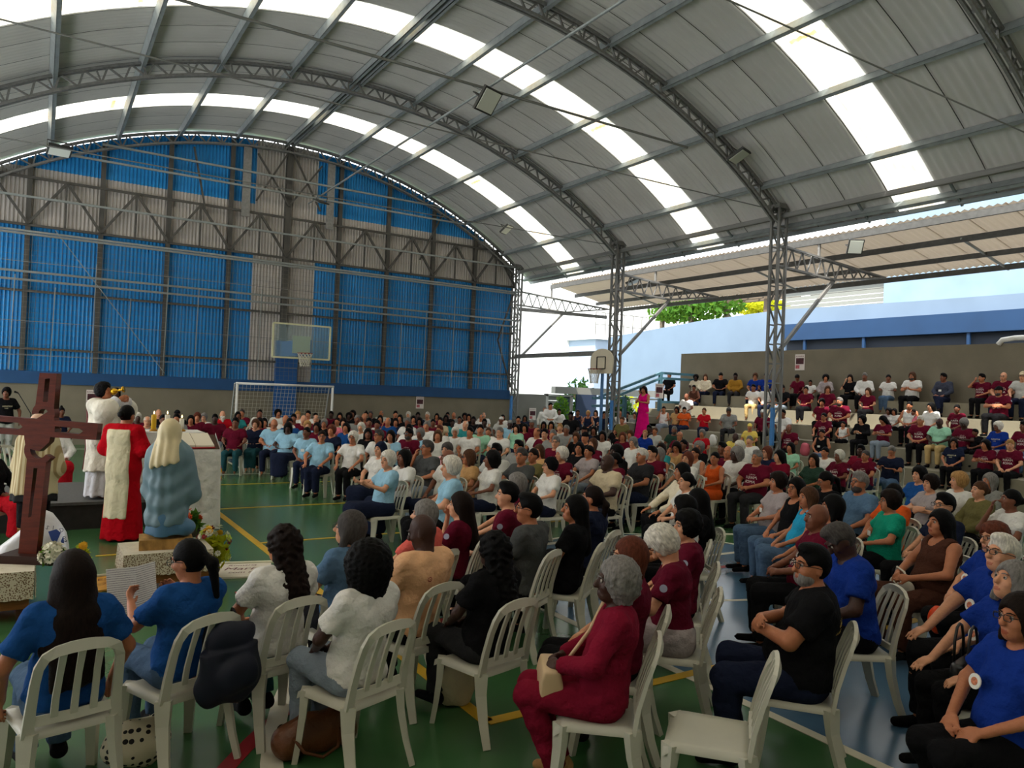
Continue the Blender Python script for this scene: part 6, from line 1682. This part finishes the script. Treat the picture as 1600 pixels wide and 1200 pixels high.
bag(490, 1175, .0, [Cap((-.15,0,.09), (.15,.02,.10), .09, .10, .05), Cap((-.12,0,.16), (.1,0,.18), .05, .06, .05), Pl((0,0,-1), (0,0,.0))], leather, 'brown leather handbag on the floor by the white line', handles=([(-.14,-.09,.14),(-.1,-.14,.08),(0,-.16,.04),(.09,-.14,.07),(.12,-.09,.15)],), disp=crump)
canvas = mat('canvas_cream', rgb(202,190,160), .85, 0, .08, 9, .3, 30)
bag(712, 1100, .0, [Ell((0,0,.14), (.15,.10,.16)), Cap((-.1,0,.2), (.1,.02,.24), .07, .07, .05), Pl((0,0,-1), (0,0,.0))], canvas, 'cream canvas tote bag on the floor under the chairs', handles=([(-.07,0,.28),(-.04,.02,.36),(.02,.02,.38),(.06,0,.28)],), disp=crump)
bag(925, 1085, .0, [Cap((-.10,0,.14), (.10,0,.14), .10, .10, .05, fl=((0,1,0),1.6)), Pl((0,0,-1), (0,0,.0))], canvas, 'cream shoulder bag on the floor behind the red tracksuit chair')
blackl = mat('leather_black', rgb(16,15,16), .35, 0, .2, 8, .1, 30, .5)
cp_ = on_z(1500, 1215, 0.); 
chair((cp_.x+.08,cp_.y-.05,0), math.radians(60), 'white plastic chair holding a black handbag, bottom right', True, 'empty white plastic chairs')
hbp = (cp_.x+.02, cp_.y, .43)
t = tag(empty('handbag', hbp, math.radians(10)), 'black leather handbag with two tall handles on a chair, bottom right', 'bag')
V, Q = surf([Cap((-.13,0,.06), (.13,0,.06), .07, .07, .03, fl=((0,1,0),1.3)), Cap((-.12,0,.20), (.12,0,.20), .06, .06, .08, fl=((0,1,0),1.6)), Pl((0,0,-1), (0,0,.0)), Pl((0,0,1), (0,0,.235))], .012)
obj('bag_body', mesh('bag_body', V, Q, [blackl], True), t)
for yy in (-.035, .035): MB().tube([(-.08,yy,.22),(-.075,yy,.34),(-.04,yy,.41),(0,yy,.425),(.04,yy,.41),(.075,yy,.34),(.08,yy,.22)], .008, 8).build('handle', blackl, t, True)
MB().box((-.01,-.075,.10), (.01,-.068,.17)).build('zip_tag', brass, t)
# backpack hung on the chair of the leaflet reader, leaflet in her hands, cream bag on the lap of the red tracksuit woman
def by_lab(s_): return next(o for o in PEOPLE if o['lab'].startswith(s_))
def local_pt(o, v): M = Matrix.Translation(o['loc']) @ Matrix.Rotation(o['yawr'], 4, 'Z') @ Matrix.Scale(o['sc'], 4); return M @ Vector(v)
ow = by_lab('woman with black ponytail'); p = local_pt(ow, (.12,-.36,.62))
t = tag(empty('backpack', p, ow['yawr']), 'dark navy backpack hung over the back of a white chair', 'backpack')
V, Q = surf([Cap((-.07,0,-.12), (.07,0,-.12), .11, .11, .04, fl=((0,1,0),1.5)), Cap((-.06,0,.12), (.06,0,.12), .09, .09, .2, fl=((0,1,0),1.6)), Ell((0,-.07,-.06), (.12,.05,.10), None, .02)], .015, disp=crump)
obj('pack_body', mesh('pack_body', V, Q, [mat('nylon_navy', rgb(20,24,40), .6, 0, .15, 9)], True), t)
for sx in (-.07, .07): MB().tube([(sx,.06,.2),(sx,.10,.24),(sx,.14,.1),(sx*1.2,.12,-.2)], .012, 6).build('strap', mat('nylon_black', rgb(14,14,16), .7), t, True)
p = local_pt(ow, (-.02,.48,.92)); t = tag(empty('leaflet', p, ow['yawr']), 'white printed leaflet held open by the woman with black ponytail', 'leaflet')
paper = bpy.data.materials.new('paper_printed'); paper.use_nodes = True; nt = paper.node_tree; bs = nt.nodes['Principled BSDF']; bs.inputs['Roughness'].default_value = .8
tc = nt.nodes.new('ShaderNodeTexCoord'); mp = nt.nodes.new('ShaderNodeMapping'); mp.inputs['Scale'].default_value = (1,1,1); wv = nt.nodes.new('ShaderNodeTexWave'); wv.bands_direction = 'Z'; wv.inputs['Scale'].default_value = 26; wv.inputs['Distortion'].default_value = 1.5; wv.inputs['Detail'].default_value = 3; wv.inputs['Detail Scale'].default_value = 6; rp = nt.nodes.new('ShaderNodeValToRGB')
rp.color_ramp.elements[0].color = (*rgb(150,148,146), 1); rp.color_ramp.elements[0].position = .12; rp.color_ramp.elements[1].color = (*rgb(218,216,210), 1); rp.color_ramp.elements[1].position = .32
nt.links.new(tc.outputs['Object'], mp.inputs[0]); nt.links.new(mp.outputs[0], wv.inputs['Vector']); nt.links.new(wv.outputs['Fac'], rp.inputs[0]); nt.links.new(rp.outputs[0], bs.inputs['Base Color'])
for sx in (-1, 1): MB().add([(0,0,-.13),(sx*.145,.05,-.13),(sx*.145,.10,.13),(0,.05,.13),(0,.002,-.13),(sx*.145,.052,-.13),(sx*.145,.102,.13),(0,.052,.13)], [(0,1,2,3),(7,6,5,4),(0,4,5,1),(1,5,6,2),(2,6,7,3),(3,7,4,0)]).build('page', paper, t)
ow = by_lab('grey-haired woman in wine'); p = local_pt(ow, (0,.30,.60)); t = tag(empty('handbag', p, ow['yawr']+.2), 'cream handbag on the lap of the woman in wine red tracksuit', 'bag')
V, Q = surf([Cap((-.12,0,-.02), (.12,0,-.02), .075, .075, .03, fl=((0,1,0),1.2)), Cap((-.12,0,.06), (.12,0,.06), .055, .055, .06, fl=((0,1,0),1.3)), Pl((1,0,0), (.145,0,0)), Pl((-1,0,0), (-.145,0,0)), Pl((0,0,1), (0,0,.085)), Pl((0,0,-1), (0,0,-.07))], .012); obj('bag_body', mesh('bag_body', V, Q, [mat('leather_cream', rgb(200,172,136), .5)], True), t)
MB().tube([(-.12,0,.03),(-.05,-.2,.28),(.08,-.3,.42)], .011, 6).build('strap', mat('leather_cream', rgb(200,172,136)), t, True)
ow = by_lab('woman with long black hair in brown'); p = local_pt(ow, (.10,.22,.60)); t = tag(empty('handbag', p, ow['yawr']), 'white handbag on the lap of the woman in brown', 'bag')
V, Q = surf([Cap((-.09,0,0), (.09,0,0), .06, .06, .03, fl=((0,1,0),1.4))], .014); obj('bag_body', mesh('bag_body', V, Q, [mat('leather_white', rgb(214,208,192), .5)], True), t)
MB().tube([(-.09,0,.03),(-.06,.02,.13),(.04,.02,.15),(.10,0,.03)], .009, 6).build('strap', mat('leather_white', rgb(214,208,192)), t, True)
ow = by_lab('woman with short reddish'); p = local_pt(ow, (.0,.36,.58)); t = tag(empty('carrier_bag', p, ow['yawr']), 'orange plastic bag held on the lap of a royal blue t-shirt woman', 'bag')
V, Q = surf([Ell((0,.06,-.06), (.06,.06,.11)), Cap((0,0,.0), (0,-.02,.06), .035, .02, .03)], .014, disp=crump); obj('bag_body', mesh('bag_body', V, Q, [mat('plastic_orange', rgb(214,70,24), .4)], True), t)
for X_, Y_, z_, m_, lab in ((18.35, on_x(1114,674,18.35).y, TZ[1], mat('nylon_white', rgb(206,204,200), .7), 'white backpack standing on the step beside the red t-shirt'), (18.3, on_x(1258,690,18.3).y, TZ[1], mat('nylon_pink', rgb(190,90,104), .7), 'pink bag on the lowest step right of the column')):
    t = tag(empty('backpack', (X_,Y_,z_), 1.2), lab, 'backpack'); V, Q = surf([Cap((-.07,0,.12), (.07,0,.12), .11, .11, .04, fl=((0,1,0),1.4)), Cap((-.05,0,.3), (.05,0,.3), .08, .08, .15, fl=((0,1,0),1.5)), Pl((0,0,-1), (0,0,0))], .02); obj('pack_body', mesh('pack_body', V, Q, [m_], True), t)
    MB().tube([(-.06,-.06,.36),(-.06,-.12,.3),(-.06,-.1,.1)], .012, 6).build('strap', m_, t, True)
# lettering on the back of two shirts
gold_p = mat('print_gold', rgb(178,146,74), .6)
ow = by_lab('bearded man'); 
for o_ in PEOPLE:
    pass
def back_text(o, texts, m, z):
    kids = o['root']; kw2 = o['bkey']; B = _B[kw2]; me = front_print(B, kw2, 'back', texts, z, True); setmat(obj('print', me, kids), m)
back_text(ow, [('250', .07, .075, .03, 0), ('CHACARA', .026, .075, -.025, 0)], gold_p, .36)
back_text(by_lab('bald person in peach'), [('2.3', .03, .0, -.12, .2)], mat('print_dark', rgb(60,40,36), .7), .34)
ob = by_lab('bald person in peach'); Bp = _B[ob['bkey']]; em = front_print(Bp, ob['bkey'], 'emb', [('O', .05, .06, .05, 0), ('o', .035, .06, .05, 0)], .34, True); setmat(obj('emblem', em, ob['root']), mat('print_redblue', rgb(150,50,50), .7, 0, .6, 40))
for s_ in ('woman with short reddish','white-haired man with','grey-haired woman in royal','dark-haired woman with'):
    o_ = by_lab(s_); B = _B[o_['bkey']]; q = B.U((.06,.16+(.03 if B.fem else 0),.30))
    x = MB().lathe([(.042,-.003),(.042,.003)], 16).build('round_print', mat('paper_white', rgb(225,222,214)), o_['root'], loc=Vector(q)); x.rotation_euler = (PI/2+.2,0,0)
    y_ = MB().lathe([(.022,-.002),(.022,.002)], 12).build('portrait_spot', mat('portrait_dot', rgb(196,120,90), .7, 0, .5, 60), x, loc=(0,0,-.004))
# =================================================================== GOAL, HOOPS, LIGHTS, POSTERS
white_p = mat('paint_white', rgb(214,214,208), .45)
goal = tag(empty('football_goal', (6.77,24.34,0)), 'white futsal goal with net in front of the end wall', 'goal')
for x in (-1.54, 1.54):
    MB().tube([(x,0,0),(x,0,2.04)], .04, 12).build('post', white_p, goal, True); MB().tube([(x,0,2.04),(x,.35,2.04),(x,.95,0)], .022, 8).build('side_stay', white_p, goal, True)
MB().tube([(-1.58,0,2.04),(1.58,0,2.04)], .04, 12).build('crossbar', white_p, goal, True); MB().tube([(-1.54,.95,.03),(1.54,.95,.03)], .022, 8).build('back_bar', white_p, goal, True)
mb = MB()
for i in range(26): x = -1.54+3.08*i/25; mb.bar((x,.35,2.02), (x,.95,.02), .008); mb.bar((x,0,2.03), (x,.35,2.03), .008)
for i in range(17): u = i/16; mb.bar((-1.54,.35+.6*u,2.02-2*u), (1.54,.35+.6*u,2.02-2*u), .008)
tag(mb.build('net', mat('net_white', rgb(196,190,172), .8), goal), kind='stuff')
hoop = tag(empty('basketball_hoop', (6.9,23.3,0)), 'basketball hoop with clear backboard above the goal', 'hoop')
yf = mat('frame_cream', rgb(206,204,164), .5)
for a, b in (((-.9,0,2.9),(.9,0,2.9)),((-.9,0,3.95),(.9,0,3.95)),((-.9,0,2.9),(-.9,0,3.95)),((.9,0,2.9),(.9,0,3.95))): place_bar(unit_bar(.05, yf), 'board_frame', a, b, hoop)
MB().box((-.88,-.005,2.92), (.88,.005,3.93)).build('clear_panel', glassy('acrylic', rgb(150,176,180), .22), hoop); MB().box((-.28,.03,3.05), (.28,.05,3.6)).build('mount_plate', mat('plate_pale', rgb(186,196,160), .6), hoop)
MB().tube([(.23*math.cos(t),-.38+.23*math.sin(t),3.05) for t in [2*PI*i/20 for i in range(20)]], .012, 6, True).build('rim', mat('rim_dark', rgb(120,40,30), .5), hoop, True)
mb = MB()
for i in range(12):
    a = 2*PI*i/12; b = a+2*PI/12
    for k, (r0, z0, r1, z1) in enumerate(((.23,3.05,.19,2.92),(.19,2.92,.16,2.79),(.16,2.79,.13,2.64))): mb.bar((r0*math.cos(a),-.38+r0*math.sin(a),z0), (r1*math.cos(b),-.38+r1*math.sin(b),z1), .012); mb.bar((r0*math.cos(b),-.38+r0*math.sin(b),z0), (r1*math.cos(a),-.38+r1*math.sin(a),z1), .012)
mb.build('net', mat('net_white', rgb(196,190,172)), hoop)['kind'] = 'stuff'
MB().box((-.02,.05,3.0), (.34,2.6,3.5)).build('support_arm', mat('paint_blue_arm', rgb(36,90,146), .6), hoop)
pil = tag(MB().box((6.78,YE-.28,0), (7.5,YE-.04,3.55)).build('pillar', mat('paint_blue_pillar', rgb(34,86,144), .6)), 'blue painted pillar behind the goal', 'pillar')
h2 = tag(empty('basketball_hoop', (15.95,19.55,0)), 'small hoop with white fan-shaped backboard on the lattice column', 'hoop')
fan = [(-.58,2.84),(.58,2.84),(.6,3.3)]+[(.6*math.cos(t),3.3+.38*math.sin(t)) for t in [PI*i/10 for i in range(1, 10)]]+[(-.6,3.3)]
o = obj('backboard', curve_shape(fan, [], .04, 'backboard', mat('board_white', rgb(206,196,172), .6)), h2); o.rotation_euler = (0,0,PI/2)
for a, b in (((-.03,-.22,3.0),(-.03,.22,3.0)),((-.03,-.22,3.4),(-.03,.22,3.4)),((-.03,-.22,3.0),(-.03,-.22,3.4)),((-.03,.22,3.0),(-.03,.22,3.4))): place_bar(unit_bar(.03, mat('paint_black', rgb(40,38,36), .6)), 'target_line', a, b, h2)
MB().tube([(-.3+.22*math.cos(t),.22*math.sin(t),2.98) for t in [2*PI*i/20 for i in range(20)]], .011, 6, True).build('rim', mat('rim_dark', rgb(120,40,30)), h2, True)
mb = MB()
for i in range(12):
    a = 2*PI*i/12; b = a+2*PI/12
    for (r0, z0, r1, z1) in ((.22,2.98,.18,2.84),(.18,2.84,.15,2.7),(.15,2.7,.13,2.5)): mb.bar((-.3+r0*math.cos(a),r0*math.sin(a),z0), (-.3+r1*math.cos(b),r1*math.sin(b),z1), .012); mb.bar((-.3+r0*math.cos(b),r0*math.sin(b),z0), (-.3+r1*math.cos(a),r1*math.sin(a),z1), .012)
mb.build('net', mat('net_white', rgb(196,190,172)), h2)['kind'] = 'stuff'
MB().tube([(.05,0,0),(.05,0,3.1)], .055, 10).build('pole', mat('paint_blue_pole', rgb(70,108,150), .6), h2, True)
lens = mat('lamp_lens', rgb(206,208,196), .3); hous = mat('lamp_housing', rgb(70,70,68), .5, .4)
def floodlight(p, lab, s=1., rx=-.5, rz=0.):
    t = tag(empty('floodlight', p, rz), lab, 'floodlight', 'floodlights under the roof'); t.rotation_euler = (rx,0,rz); t.scale = (s,s,s)
    MB().box((-.2,-.2,0), (.2,.2,.05)).build('housing', hous, t); MB().box((-.17,-.17,-.012), (.17,.17,.0)).build('lens', lens, t); MB().tube([(-.2,0,.03),(-.2,0,.2),(.2,0,.2),(.2,0,.03)], .012, 6).build('bracket', hous, t)
floodlight((7.6,13.3,8.08), 'square floodlight on the conduit, largest one at top centre', 1.3, -.9, .3); floodlight((7.6,24.2,8.12), 'floodlight at the far end of the conduit by the wall', 1., .4, .3)
floodlight(on_y(93, 237, 21.5), 'floodlight under the roof at far left', 1.3, -.2, .1); floodlight(on_y(792, 359, 23.5), 'floodlight under the roof near the far right corner', 1.1, -.7, .5)
floodlight(on_x(1337, 386, 18.05), 'floodlight hung from the canopy edge at right', 1.0, -1.1, -.6); floodlight(on_y(1155, 245, 12.7), 'floodlight on the middle truss', 1.2, -.5, .3); floodlight(on_x(990, 441, 17.6), 'floodlight under the canopy by the hoop column', 1.2, -.4, .6)
ppr = mat('poster_paper', rgb(216,206,198), .7); pim = mat('poster_image', rgb(70,34,40), .7, 0, .6, 12); prd = mat('poster_red', rgb(176,92,98), .7, 0, .3, 20)
def poster(p, w, h, nrm_, lab):
    t = tag(empty('poster', p, nrm_), lab, 'poster'); MB().box((-w/2,-.01,-h/2), (w/2,0,h/2)).build('sheet', ppr, t); MB().box((-w*.4,-.014,-h*.12), (w*.4,-.01,h*.26)).build('picture', pim, t); MB().box((-w*.42,-.014,-h*.40), (-.02*w,-.01,-h*.18)).build('red_block', prd, t)
    q = text_mesh('ROMARIA', h*.13, 'lettering'); q.materials.append(mat('letter_maroon', rgb(96,34,44))); x = obj('lettering', q, t, (0,-.014,h*.36)); x.rotation_euler = (PI/2,0,0)
pq_ = on_y(656, 629, YE-.06); poster(pq_, .32, .46, 0, 'white poster with dark red picture on the far end wall'); pq_ = on_y(144, 622, YE-.06); poster(pq_, .32, .5, 0, 'white poster on the end wall behind the priest')
poster(on_y(832, 647, YE-.12), .34, .5, 0, 'white poster on the grey door frame by the gateway'); poster(on_x(1250, 566, 21.98), .38, .55, -PI/2, 'white poster on the wall above the top step'); poster(on_y(1030, 611, 20.6), .4, .55, 0, 'white and red poster fixed to the stair railing')
print('objects', len(bpy.data.objects))
